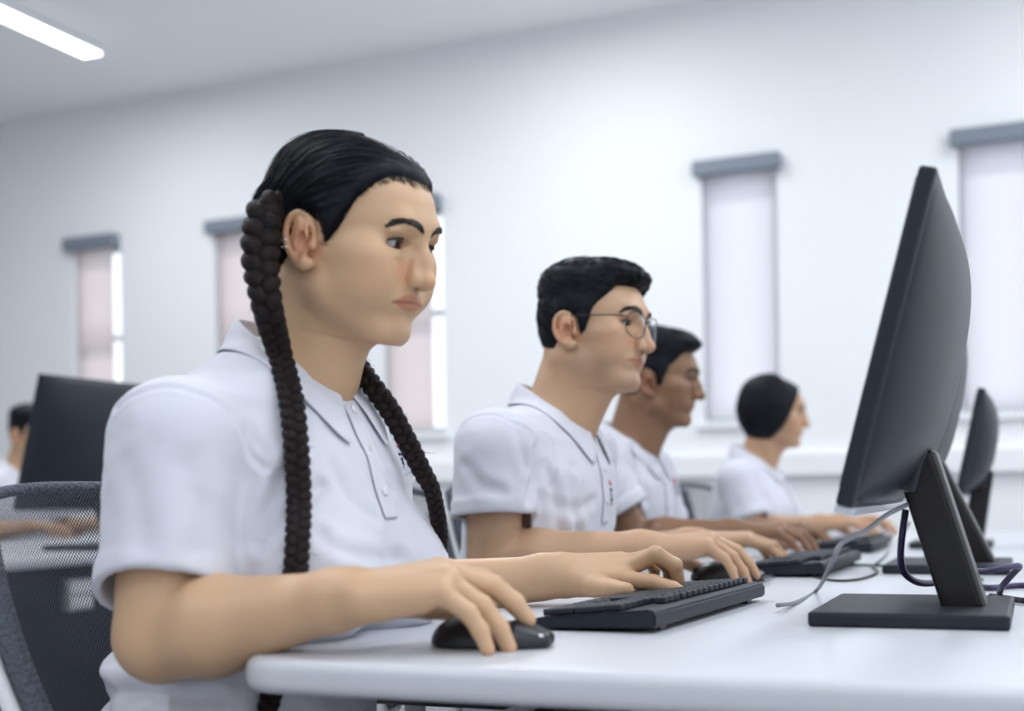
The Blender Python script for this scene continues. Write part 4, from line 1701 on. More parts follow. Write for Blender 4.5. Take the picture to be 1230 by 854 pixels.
# ------------------------------------------------------------------ keyboards
def keyboard(x, y, rz, label, cable):
    """x, y: back corner nearest to the camera; long side runs away along +y."""
    root = empty('keyboard', (x, y, DZ), label, 'keyboard', 'black desktop keyboards')
    ca, sa = math.cos(rz), math.sin(rz)
    X, Y = arr(ca, sa, 0), arr(-sa, ca, 0)
    O = arr(x, y, DZ)
    Ln, W = 0.450, 0.152
    h0, h1 = 0.011, 0.0225

    def to(v):
        v = np.asarray(v, float)
        return O + X * v[:, :1] + Y * v[:, 1:2] + UP * v[:, 2:3]
    bm = bmesh.new()
    pts = [(-W, 0.002), (-W, h0), (-W * 0.86, h0 + 0.0035), (-0.006, h1 + 0.0035), (0, h1), (0, 0.006)]
    vs0 = [bm.verts.new((a, 0, b)) for a, b in pts]
    vs1 = [bm.verts.new((a, Ln, b)) for a, b in pts]
    n = len(pts)
    bm.faces.new(vs0)
    bm.faces.new(vs1[::-1])
    for i in range(n):
        bm.faces.new((vs0[i], vs1[i], vs1[(i + 1) % n], vs0[(i + 1) % n]))
    bmesh.ops.recalc_face_normals(bm, faces=bm.faces[:])
    bmesh.ops.bevel(bm, geom=bm.edges[:], offset=0.0022, segments=2, affect='EDGES')
    bm.verts.index_update()
    mb = MB()
    mb.add(to([v.co[:] for v in bm.verts]), [[v.index for v in f.verts] for f in bm.faces])
    bm.free()
    mb.build('case', M['plastic'], root)
    slope = math.atan2(h1 - h0, W * 0.86)
    Kx = X * math.cos(slope) + UP * math.sin(slope)
    Kz = np.cross(Kx, Y)
    mb = MB()
    p = 0.0190

    def key(u, r, wu=1.0, hr=1.0):
        # u counted from the user's left (far end), r rows from the front
        yy = Ln - 0.010 - (u + wu / 2) * p
        xx = -W + 0.016 + (r + hr / 2) * p
        zz = h0 + 0.0042 + (xx + W) * math.tan(slope)
        c = O + X * xx + Y * yy + UP * zz
        mb.box(c + Kz * 0.002, (p * hr / 2 - 0.0012, p * wu / 2 - 0.0012, 0.0036), np.array([Kx, Y, Kz]), 0.0012, 1)
    for r, ks in enumerate([[1.25, 1.25, 1.25, 6.25, 1.25, 1.25, 1.25, 1.25], [2.25] + [1] * 10 + [2.75], [1.75] + [1] * 11 + [2.25], [1.5] + [1] * 12 + [1.5], [1] * 13 + [2]]):
        u = 0.0
        for wu in ks:
            key(u, r, wu)
            u += wu
    for k in range(13):
        key(k * 1.15 + (0.25 if k else 0), 5.35, 1.0, 0.8)
    for k in range(3):
        key(15.4 + k, 5.35, 1.0, 0.8)
        key(15.4 + k, 0)
        key(15.4 + k, 3)
        key(15.4 + k, 4)
    key(16.4, 1)
    for r in range(5):
        for k in range(4):
            if not (r == 0 and k == 1) and not (k == 3 and r in (1, 3)):
                key(18.7 + k, r, 2.0 if (r == 0 and k == 0) else 1.0, 2.0 if (k == 3 and r in (0, 2)) else 1.0)
    mb.build('keys', M['key'], root)
    for yy in (0.05, Ln - 0.05):
        mb = MB()
        c = O - X * 0.014 + Y * yy
        mb.box(c + UP * 0.0042, (0.006, 0.010, 0.0042), np.array([X, Y, UP]), 0.001)
        mb.build('foot', M['plastic_gloss'], root)
    return root


keyboard(-0.378, 1.368, math.radians(-4), 'black keyboard nearest the camera, under the hand of the girl with braids', 'grey')
keyboard(-0.336, 2.285, math.radians(-1), 'black keyboard under the left hand of the boy with glasses', 'black')
keyboard(-0.350, 3.13, math.radians(0), 'black keyboard farther along the desk, in front of the boy behind', 'black')


# ------------------------------------------------------------------ mice
def mouse(x, y, rz, label):
    root = empty('computer_mouse', (x, y, DZ), label, 'computer mouse', 'black computer mice')
    f = Fr((x, y, DZ), rot_axes(rz, 0, 0))
    cut = plane((0, 0, DZ + 0.0015), (0, 0, -1))
    vol = Vol(arr(x, y, DZ) - 0.08, arr(x, y, DZ) + 0.08, 0.0014)
    vol.put(inter(ell((-0.016, 0, 0.004), (0.043, 0.031, 0.029), f), cut), 0)
    vol.put(inter(ell((0.020, 0, 0.003), (0.042, 0.029, 0.020), f), cut), 0.010)
    vol.put(inter(cone((0.030, 0.012, 0.010), (0.056, 0.012, 0.008), 0.016, 0.008, f), cut), 0.008)
    vol.put(inter(cone((0.030, -0.012, 0.010), (0.056, -0.012, 0.008), 0.016, 0.008, f), cut), 0.008)
    vol.put(rbox((0.040, 0, 0.030), (0.034, 0.0009, 0.020), 0.0004, f), 0.0005, 'sub')
    vol.v = np.maximum(vol.v, ((DZ + 0.001) - (vol.lo[2] + np.arange(vol.n[2]) * vol.res))[None, None, :]).astype(np.float32)
    v, Q = skin(vol, 'shell', 1)
    link('shell', mesh_np('shell', v, Q), M['plastic_gloss'], root)
    mb = MB()
    c = f.pt((0.034, 0, 0.0215))
    mb.tube([c - f.A[1] * 0.0032, c - f.A[1] * 0.0025, c + f.A[1] * 0.0025, c + f.A[1] * 0.0032], [0.0065, 0.0078, 0.0078, 0.0065], 20)
    mb.build('scroll_wheel', M['cable_grey'], root, True)
    for s in (1, -1):
        mb = MB()
        pts = [f.pt(a) for a in ((0.046, s * 0.018, 0.0140), (0.056, s * 0.016, 0.0115), (0.061, s * 0.012, 0.0090))]
        mb.tube(smooth_path(pts, 8), [0.001, 0.0026, 0.003, 0.0034, 0.0034, 0.003, 0.0024, 0.001], 8)
        mb.build('button_edge', M['silver_trim'], root, True)
    return root


mouse(-0.508, 1.222, math.radians(10), 'black mouse under the blurred right hand of the girl with braids')
mouse(-0.480, 2.180, math.radians(8), 'black mouse under the right hand of the boy with glasses')


# ------------------------------------------------------------------ cables
def cable(label, pts, r, m, n=90):
    mb = MB()
    mb.tube(smooth_path(pts, n), r, 8)
    return tag(mb.build('cable', M[m], None, True), label, 'cable')


cz = DZ + 0.0022
cable('thin black mouse cable winding across the white desk past the second keyboard',
      [on_z(914, 696, cz + 0.010), on_z(930, 690, cz + 0.002), on_z(948, 686, cz + 0.004), on_z(968, 690, cz), on_z(1000, 697, cz), on_z(1030, 696, cz), on_z(1050, 690, cz), on_z(1053, 685, cz),
       on_z(1048, 680, cz), on_z(1060, 671, cz), on_z(1080, 650, cz), at(1092, 628, 2.55)], 0.0022, 'cable_black')
cable('green cable lying behind the keyboard towards the hidden monitor stand', [on_z(1022, 678, cz), on_z(1032, 678.5, cz), on_z(1045, 679, cz), on_z(1075, 679, cz), on_z(1100, 675, cz), on_z(1112, 668, cz), at(1118, 655, 2.6)], 0.0022, 'cable_green')
cable('thick dark purple cable looping below the nearest monitor', [at(1088, 612, 1.56), at(1084, 640, 1.56), at(1082, 672, 1.57), at(1088, 690, 1.58), at(1105, 700, 1.60), at(1130, 699, 1.64), at(1150, 692, 1.68)], 0.0042, 'cable_purple')
cable('blurred grey keyboard cable curving over the desk in front of the monitor', [on_z(934, 727, cz + 0.008), on_z(958, 723, cz), on_z(982, 708, cz + 0.004), at(999, 676, 1.42), at(1012, 652, 1.42), at(1042, 636, 1.44), at(1066, 618, 1.47), at(1090, 606, 1.53)], 0.0028, 'cable_grey')
cable('dark purple cable rising off the desk at the right edge', [at(1160, 684, 1.66), at(1180, 686, 1.66), at(1205, 682, 1.66), at(1224, 680, 1.68), at(1216, 690, 1.70), at(1204, 704, 1.72), on_z(1200, 716, cz + 0.002)], 0.0042, 'cable_purple')
cable('purple cable running flat to the right edge of the view', [at(1158, 694, 1.7), on_z(1172, 703, cz + 0.004), on_z(1190, 706, cz + 0.003), on_z(1212, 704, cz + 0.003), on_z(1238, 704, cz + 0.003), arr(0.05, 1.98, cz), arr(0.083, 2.0, cz - 0.004), arr(0.092, 2.0, 0.66)], 0.0045, 'cable_purple')
cable('dark cable lying behind the nearest monitor base at the right edge', [on_z(1190, 716, cz + 0.003), on_z(1205, 718, cz + 0.003), on_z(1225, 721, cz + 0.003), on_z(1238, 722, cz + 0.003), arr(0.05, 1.84, cz), arr(0.083, 1.85, cz - 0.004), arr(0.092, 1.85, 0.66)], 0.0042, 'cable_black')
cable('thin grey cables tangled on the stand of the hidden monitor', [at(1150, 590, 2.45), at(1160, 620, 2.45), at(1172, 655, 2.42), at(1160, 668, 2.42), at(1166, 690, 2.40), on_z(1180, 696, cz + 0.001)], 0.0024, 'cable_grey')


# ------------------------------------------------------------------ chairs
def mesh_mat():
    m = bpy.data.materials.new('chair_mesh')
    m.use_nodes = True
    nt = m.node_tree
    b = nt.nodes['Principled BSDF']
    b.inputs['Base Color'].default_value = (0.05, 0.056, 0.072, 1)
    b.inputs['Roughness'].default_value = 0.7
    out = nt.nodes['Material Output']
    tc = nt.nodes.new('ShaderNodeTexCoord')
    mp = nt.nodes.new('ShaderNodeMapping')
    mp.inputs['Scale'].default_value = (1, 1, 1)
    sp = nt.nodes.new('ShaderNodeSeparateXYZ')
    nt.links.new(tc.outputs['UV'], mp.inputs['Vector'])
    nt.links.new(mp.outputs['Vector'], sp.inputs[0])
    outs = []
    for ch, off in (('X', 0.0), ('Y', 0.0)):
        ml = nt.nodes.new('ShaderNodeMath')
        ml.operation = 'SINE'
        nt.links.new(sp.outputs[ch], ml.inputs[0])
        outs.append(ml)
    mu = nt.nodes.new('ShaderNodeMath')
    mu.operation = 'MULTIPLY'
    nt.links.new(outs[0].outputs[0], mu.inputs[0])
    nt.links.new(outs[1].outputs[0], mu.inputs[1])
    gt = nt.nodes.new('ShaderNodeMath')
    gt.operation = 'GREATER_THAN'
    gt.inputs[1].default_value = 0.0
    nt.links.new(mu.outputs[0], gt.inputs[0])
    tr = nt.nodes.new('ShaderNodeBsdfTransparent')
    mx = nt.nodes.new('ShaderNodeMixShader')
    nt.links.new(gt.outputs[0], mx.inputs[0])
    nt.links.new(b.outputs[0], mx.inputs[1])
    nt.links.new(tr.outputs[0], mx.inputs[2])
    nt.links.new(mx.outputs[0], out.inputs[0])
    return m


M['chair_mesh'] = mesh_mat()


def chair(x, y, label, parts_only=None):
    """Office chair facing +x; x, y under the middle of the seat."""
    root = empty('office_chair', (x, y, 0), label, 'chair', 'mesh-backed office chairs')

    def q(a, b, c):
        return arr(x + a, y + b, c)
    # seat cushion
    out = []
    for k in range(40):
        a = 2 * math.pi * k / 40
        c, s = math.cos(a), math.sin(a)
        out.append((x - 0.10 + 0.235 * math.copysign(abs(c) ** 0.5, c), y + 0.235 * math.copysign(abs(s) ** 0.5, s)))
    mb = MB()
    mb.prism(out, 0.343, 0.402, 0.018, 4)
    mb.build('seat', M['chair_dark'], root, True)
    # reclined mesh back
    n1, n2 = 22, 16
    P = []
    for i in range(n1 + 1):
        u = i / n1
        z = 0.545 + 0.372 * u
        xb = -0.215 - 0.130 * u - 0.02 * math.sin(u * 3.0)
        r = []
        hw = 0.205 + 0.035 * math.sin(min(1, u * 1.15) * 1.7)
        for j in range(n2 + 1):
            w = -1 + 2 * j / n2
            r.append(q(xb - 0.045 * (1 - w * w), w * hw, z - 0.018 * abs(w) ** 3 * (u > 0.9)))
        P.append(r)
    P = np.array(P)
    f = [(i * (n2 + 1) + j, i * (n2 + 1) + j + 1, (i + 1) * (n2 + 1) + j + 1, (i + 1) * (n2 + 1) + j) for i in range(n1) for j in range(n2)]
    me = bpy.data.meshes.new('mesh_back')
    me.from_pydata(P.reshape(-1, 3).tolist(), [], f)
    uv = me.uv_layers.new(name='weave')
    k = math.pi / 0.0030
    for lp in me.loops:
        i, j = divmod(lp.vertex_index, n2 + 1)
        uv.data[lp.index].uv = (k * 0.48 * j / n2, k * 0.40 * i / n1)
    link('mesh_back', me, M['chair_mesh'], root)
    for s, j in ((-1, 0), (1, n2)):
        mb = MB()
        mb.tube(smooth_path(P[:, j] + arr(0.004, 0, 0), 40), 0.014, 10)
        mb.build('back_edge', M['mesh'], root, True)
        mb = MB()
        ed = P[:, j] + arr(-0.018, s * 0.010, -0.004)
        mb.tube(smooth_path([q(-0.14, s * 0.15, 0.36), q(-0.20, s * 0.185, 0.43)] + list(ed[::4]), 40), [0.010] * 40, 10)
        mb.build('back_post', M['chair_white'], root, True)
    mb = MB()
    mb.tube(smooth_path(P[n1] + arr(-0.004, 0, 0.0), 30), 0.007, 10)
    mb.build('top_rail', M['mesh'], root, True)
    mb = MB()
    mb.tube(smooth_path(P[0], 30), 0.012, 10)
    mb.build('lower_rail', M['chair_white'], root, True)
    for s in (-1, 1):
        mb = MB()
        mb.tube(smooth_path([q(-0.08, s * 0.18, 0.36), q(-0.08, s * 0.255, 0.39), q(-0.08, s * 0.262, 0.56), q(-0.08, s * 0.262, 0.628)], 20), 0.014, 10)
        mb.build('arm_post', M['chair_white'], root, True)
        mb = MB()
        mb.box(q(-0.05, s * 0.262, 0.640), (0.115, 0.036, 0.014), None, 0.010, 3)
        mb.build('armrest', M['chair_dark'], root, True)
    mb = MB()
    mb.tube([q(-0.1, 0, 0.10), q(-0.1, 0, 0.22), q(-0.1, 0, 0.22), q(-0.1, 0, 0.345)], [0.032, 0.032, 0.022, 0.022], 16)
    mb.build('gas_column', M['chair_dark'], root, True)
    for k in range(5):
        a = 2 * math.pi * k / 5 + 0.3
        e = q(-0.1 + 0.29 * math.cos(a), 0.29 * math.sin(a), 0.075)
        mb = MB()
        mb.tube([q(-0.1 + 0.02 * math.cos(a), 0.02 * math.sin(a), 0.115), q(-0.1 + 0.15 * math.cos(a), 0.15 * math.sin(a), 0.10), e], [0.026, 0.020, 0.014], 10)
        leg = mb.build('leg', M['chair_white'], root, True)
        mb = MB()
        t_ = arr(-math.sin(a), math.cos(a), 0)
        c = arr(e[0], e[1], 0.028)
        mb.tube([c - t_ * 0.022, c - t_ * 0.018, c + t_ * 0.018, c + t_ * 0.022], [0.022, 0.028, 0.028, 0.022], 16)
        mb.tube([c + UP * 0.02, c + UP * 0.045], 0.008, 8)
        mb.build('caster', M['chair_dark'], leg, True)
    return root


chair(-0.692, 1.335, 'office chair with grey see-through mesh back behind the girl with braids')
chair(-0.80, 2.225, 'office chair holding the boy with glasses, its back just showing between two white shirts')
chair(-0.92, 3.06, 'office chair holding the boy behind the one with glasses')
chair(-0.66, 4.215, 'office chair holding the far girl, its dark back edge showing beside her')

# socket box under the desk behind
mb = MB()
root = empty('socket_box', (-2.43, 3.0, 0.60), 'grey socket box on the dark panel of the desk behind', 'socket')
mb.box((-2.526, 3.05, 0.63), (0.012, 0.055, 0.045), None, 0.004)
mb.build('cover_plate', M['grey_metal'], root)
for dz in (-0.02, 0.02):
    mb = MB()
    mb.box((-2.512, 3.05, 0.63 + dz), (0.003, 0.045, 0.015), None, 0.002)
    mb.build('socket_face', M['chair_white'], root)


# ------------------------------------------------------------------ the girl with braids
GIRL = dict(
    head=Fr((-0.715, 1.333, 1.195), rot_axes(math.radians(-6), math.radians(13.6), math.radians(1.4)), 0.992),
    face=dict(cheek=1.12, jaw=1.04, eye_w=0.0182, eye_y=0.0312, eye_open=0.0054, nose=1.0, lips=0.90, ear=0.95),
    neck=arr(-0.797, 1.340, 1.055), hip=arr(-0.885, 1.325, 0.50),
    shoulder=[arr(-0.805, 1.510, 0.962), arr(-0.828, 1.152, 0.960)],
    elbow=[arr(-0.835, 1.580, 0.755), arr(-0.828, 1.125, 0.762)],
    wrist=[arr(-0.596, 1.685, 0.792), arr(-0.606, 1.126, 0.806)],
    hand_dir=[arr(0.97, 0.10, 0.06), arr(0.80, 0.50, 0.16)],
    hand_up=[arr(0, -0.45, 1), arr(-0.1, -0.25, 1)],
    thumb=[-1, 1],
    pose=[{'index': (6, 8, 12, 8), 'middle': (0, -26, 64, 46), 'ring': (-4, -14, 66, 46), 'little': (-10, 0, 60, 40), 'thumb': (33, -9, -2, 2)},
          {'index': (2, 22, 22, 12), 'middle': (-1, 26, 22, 14), 'ring': (-7, 44, 18, 12), 'little': (-14, 46, 20, 14), 'thumb': (40, 24, 8, 10)}],
    hand=1.02, hand_fat=1.22, arm=1.16, neck_r=0.050, wrist_r=0.0275, trunk=1.0,
    lo=(-1.00, 1.06, 0.43), hi=(-0.39, 1.84, 1.325), res=0.0018,
    torso=[(-0.14, 0.125, -0.115, 0.170, 0.0), (0.0, 0.135, -0.120, 0.176, 0.0), (0.22, 0.135, -0.112, 0.172, 0.0), (0.45, 0.122, -0.105, 0.164, 0.0),
           (0.66, 0.156, -0.105, 0.166, 0.0), (0.80, 0.128, -0.102, 0.164, 0.0), (0.90, 0.092, -0.092, 0.140, 0.0), (0.97, 0.066, -0.076, 0.100, 0.0), (1.03, 0.05, -0.05, 0.05, 0.0)],
    bulk=[lambda f: ell((0.112, 0.075, 0.335), (0.080, 0.080, 0.078), f), lambda f: ell((0.112, -0.075, 0.335), (0.080, 0.080, 0.078), f),
          lambda f: ell((-0.06, 0, 0.13), (0.085, 0.16, 0.035), f), lambda f: ell((-0.06, 0, 0.20), (0.075, 0.16, 0.03), f)],
    sleeve_r=(0.067, 0.069), sleeve_len=(0.80, 0.80), hem_tilt=[(0, 0, 0), (0.20, -0.38, 0.0)], trap_r=0.055, trap_z=0.036, cap_r=0.055, wrinkle=0.0055, wseed=1, cloth_res=0.0032)

girl = empty("person", (-0.88, 1.33, 0.0), "girl with two long dark braids and a white polo shirt, nearest the camera", "person")
_me, G_HL, _gv, _gq = body_of(GIRL)
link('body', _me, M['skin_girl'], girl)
G_BV = bvh_of(_gv, _gq)
for _sd in (1, -1):
    eye_ball(GIRL['head'], _sd, girl, (1, 0.06, -0.14))
    brow(GIRL['head'], _sd, G_BV, girl, GIRL['face'], M['brow'])
    lashes(GIRL['head'], _sd, girl, GIRL['face'])

# shirt
_sv, _sq, _tf = shirt_of(GIRL)
_sn = normals_np(_sv, _sq)
_sb = bvh_of(_sv, _sq)
_arc = [arr(-0.803 + 0.084 * math.cos(a), 1.715, 0.930 + 0.084 * math.sin(a)) for a in np.radians(np.linspace(-25, 205, 40))]
crease(_sv, _sn, dense(project_path(_sb, _arc, arr(0, -1, 0))), 0.0030, 0.0040)
fold_px(_sv, _sn, _sb, [
    ([(124, 512), (140, 490), (166, 472), (196, 464), (232, 470), (268, 488), (290, 516), (300, 545), (318, 562)], 0.0034, 0.0042),
    ([(352, 556), (336, 585), (322, 615), (314, 650)], 0.0060, 0.0085), ([(386, 585), (366, 604), (346, 616), (330, 640)], 0.0040, 0.007),
    ([(400, 560), (410, 585), (425, 605), (450, 622)], 0.0030, 0.009), ([(385, 640), (400, 655), (440, 668), (480, 670)], 0.0030, 0.008),
    ([(300, 520), (318, 545), (332, 575)], 0.0026, 0.008), ([(150, 560), (165, 600), (172, 650)], 0.0022, 0.012), ([(225, 560), (240, 610), (238, 660)], 0.0022, 0.012),
    ([(112, 770), (130, 800), (165, 815)], 0.005, 0.007), ([(104, 800), (130, 826), (190, 836), (260, 838)], 0.006, 0.008), ([(118, 835), (170, 848), (240, 850)], 0.005, 0.008),
    ([(440, 530), (452, 560), (470, 590)], 0.0028, 0.006), ([(360, 470), (366, 500), (362, 530)], 0.0024, 0.008)])
link('polo_shirt', mesh_np('polo_shirt', _sv, _sq), M['shirt'], girl)
GS_BV = bvh_of(_sv, _sq)
collar(GIRL, GS_BV, girl, 1.108, 1.014, 0.064, 0.061, -0.792, 1.338, gap=13)
placket(GIRL, GS_BV, girl, 1.336, 1.003, 0.875)
_lg = hit_px(GS_BV, 482, 551)
threads(GS_BV, LOGO, _lg, arr(0, 1, 0), UP, arr(-1, 0, 0), girl)
legs_of(GIRL, girl, [(-0.44, 1.44, 0.50), (-0.44, 1.21, 0.50)], [(-0.50, 1.45, 0.09), (-0.48, 1.20, 0.09)])

# hair
G_LINE = [(0, 0.069), (15, 0.0705), (30, 0.068), (42, 0.056), (52, 0.038), (60, 0.016), (66, -0.004), (71, -0.014), (75, -0.006), (81, 0.006), (102, 0.010),
          (107, -0.006), (112, -0.03), (125, -0.060), (150, -0.075), (180, -0.080)]
_hf = GIRL['head']
_hv, _hq = hair_cap(GIRL, G_HL, G_LINE, lambda a, z, x, y: 0.0115 - 0.005 * np.clip((z - 0.05) / 0.05, 0, 1) + 0.004 * np.clip((a - 1.7), 0, 1), 0.0020, (0.0011, 130),
                    extra=[ell((-0.070, s * 0.045, -0.004), (0.034, 0.030, 0.040), _hf) for s in (1, -1)] + [ell((-0.066, -0.060, 0.008), (0.026, 0.020, 0.030), _hf)])
_hb = bvh_of(_hv, _hq)
_ho = link('hair', mesh_np('hair', _hv, _hq), M['hair'], girl)
_paths = []
_hl = _hf.loc_pts(_hv)
for _ in range(1500):
    _i = RNG.integers(0, len(_hv))
    if _hl[_i, 0] < -0.085 or abs(_hl[_i, 1]) < 0.002:
        continue
    _s = 1 if _hl[_i, 1] > 0 else -1
    _tg = _hf.pt((-0.075, _s * 0.060, -0.015))
    _q = _hv[_i].copy()
    _ph, _am = RNG.uniform(0, 6.28), RNG.uniform(0.05, 0.28)
    _pt = []
    _stray = RNG.random() < 0.12
    for _k in range(11):
        _l, _n, _, _ = _hb.find_nearest(Vector(_q))
        _l, _n = np.array(_l), np.array(_n)
        _pt.append(_l + _n * (0.0003 + 0.0006 * math.sin(_k / 10 * 3.1) + (0.0035 * (_k / 10) ** 2 if _stray else 0)))
        _d = _tg - _l
        if np.linalg.norm(_d) < 0.012:
            break
        _d -= _n * (_d @ _n)
        _d /= np.linalg.norm(_d) + 1e-9
        _d = _d + np.cross(_n, _d) * _am * math.sin(_ph + _k * 1.5)
        _q = _l + _d * 0.0065
    if len(_pt) > 4:
        _paths.append(smooth_path(_pt, 16))
_bl_ = _hf.loc_pts(_gv)
_zl = np.interp(np.arctan2(np.abs(_bl_[:, 1]), _bl_[:, 0] + 0.005), np.radians([a for a, _ in G_LINE]), [z for _, z in G_LINE])
_an = np.arctan2(np.abs(_bl_[:, 1]), _bl_[:, 0] + 0.005)
_cand = np.where((_bl_[:, 2] - _zl > -0.010) & (_bl_[:, 2] - _zl < 0.004) & (_an < 1.22) & (_bl_[:, 2] > -0.02))[0]
_baby = []
for _i in RNG.choice(_cand, 420):      # fine short hairs along the hairline
    _q = _gv[_i].copy()
    _lx = _bl_[_i]
    _dr = _hf.dir((-0.75, 0.25 * np.sign(_lx[1]) * (1 if abs(_lx[1]) > 0.01 else 0), 0.55 if _lx[2] > 0.03 else 0.35)) + RNG.normal(size=3) * 0.35
    _pt = []
    for _k in range(6):
        _l, _n, _, _ = G_BV.find_nearest(Vector(_q))
        _l, _n = np.array(_l), np.array(_n)
        _pt.append(_l + _n * (0.0003 + 0.0012 * _k / 5))
        _d = _dr - _n * (_dr @ _n)
        _q = _l + _d / (np.linalg.norm(_d) + 1e-9) * 0.0030
        _dr = _dr + RNG.normal(size=3) * 0.2
    _baby.append(smooth_path(_pt, 9))
_v, _f = strands(_paths, 0.00055, n=3)
_v2, _f2 = strands(_baby, 0.00030, n=3)
_v, _f = np.concatenate([_v, _v2]), np.concatenate([_f, _f2 + len(_v)])
link('hair_strands', mesh_np('hair_strands', _v, _f), M['hair'], _ho)


def on_shirt(px, py, d, lift):
    h = hit_px(GS_BV, px, py, lift)
    return h if h is not None and np.linalg.norm(h - at(px, py, d)) < 0.12 else at(px, py, d)


_br = [_hf.pt((-0.045, -0.048, 0.028)), at(321, 252, 1.440), at(314, 282, 1.425), at(313, 315, 1.418), at(321, 368, 1.412), on_shirt(336, 425, 1.40, 0.016), on_shirt(350, 480, 1.40, 0.015), on_shirt(356, 540, 1.40, 0.014),
       on_shirt(359, 600, 1.38, 0.014), on_shirt(357, 655, 1.38, 0.014), on_shirt(352, 715, 1.385, 0.015), at(338, 790, 1.385), at(322, 850, 1.39), at(316, 890, 1.39)]
braid('braid', smooth_path(_br, 330), [0.010, 0.0195, 0.0210, 0.0200, 0.0165, 0.0138, 0.0135, 0.0135, 0.0132, 0.0130, 0.0125, 0.0120, 0.011, 0.006], M['hair_brown'], girl)
_h1, _h2 = on_shirt(470, 492, 1.55, 0.012), on_shirt(520, 592, 1.55, 0.010)
_d1, _d2 = _h1 @ FWD, _h2 @ FWD
_bl = [_hf.pt((-0.070, 0.062, -0.01)), at(385, 345, 1.60), at(405, 400, 1.595), at(427, 436, (1.59 + _d1) / 2)]
_bl += [at(x, y, _d1 + (_d2 - _d1) * t) for x, y, t in ((446, 462, -0.1), (468, 492, 0), (489, 530, 0.35), (507, 566, 0.75), (520, 592, 1.0))]
_bl += [_bl[-1] + arr(0.004, 0.010, -0.05), _bl[-1] + arr(0.002, 0.016, -0.10)]
braid('braid', smooth_path(_bl, 260), [0.020, 0.019, 0.016, 0.0135, 0.0125, 0.0125, 0.0122, 0.0115, 0.010, 0.009, 0.005], M['hair_brown'], girl)
# ear studs on the rim of the near ear
_ef = ear_frame(_hf, -1, GIRL['face'])
for _a, _b, _c in ((-0.0215, 0.0165, -0.001), (-0.0195, 0.0165, -0.009)):
    _mb = MB()
    _cc = _ef.pt((_a, _b, _c))
    _ring = [_cc + _ef.dir(((0.0042) * math.cos(t), 0.0042 * math.sin(t), 0)) for t in np.linspace(0, 2 * math.pi, 17)]
    _mb.tube(_ring, 0.0011, 6, False)
    _mb.build('earring', M['silver'], girl, True)


# ------------------------------------------------------------------ the other pupils
TORSO_M = [(-0.14, 0.115, -0.110, 0.165, 0.0), (0.0, 0.120, -0.112, 0.170, 0.0), (0.22, 0.112, -0.108, 0.168, 0.0), (0.45, 0.106, -0.108, 0.170, 0.0),
           (0.66, 0.122, -0.110, 0.176, 0.0), (0.80, 0.112, -0.106, 0.172, 0.0), (0.90, 0.086, -0.094, 0.142, 0.0), (0.97, 0.064, -0.078, 0.100, 0.0), (1.03, 0.05, -0.05, 0.05, 0.0)]


def short_hair(a, z, x, y):
    """Thickness of a boy's cut: close at the sides, long on the top, raised over the forehead."""
    top = np.clip((z - 0.045) / 0.045, 0, 1)
    front = np.clip((x - 0.02) / 0.06, 0, 1)
    return 0.0065 + 0.013 * top + 0.012 * front * np.clip((z - 0.058) / 0.03, 0, 1)


def long_hair(a, z, x, y):
    return 0.012 + 0.014 * np.clip((a - 0.7) / 0.5, 0, 1) + 0.006 * np.clip((a - 1.8), 0, 1) * np.clip((0.06 - z) / 0.05, 0, 1)


BOY_LINE = [(0, 0.066), (20, 0.064), (32, 0.062), (40, 0.050), (50, 0.036), (58, 0.026), (63, 0.004), (67, -0.022), (74, -0.022), (80, 0.006), (102, 0.010),
            (107, -0.004), (112, -0.03), (118, -0.058), (150, -0.072), (180, -0.076)]
GIRL_LINE = [(0, 0.072), (20, 0.066), (33, 0.046), (45, 0.012), (55, -0.030), (66, -0.064), (80, -0.086), (100, -0.100), (180, -0.106)]


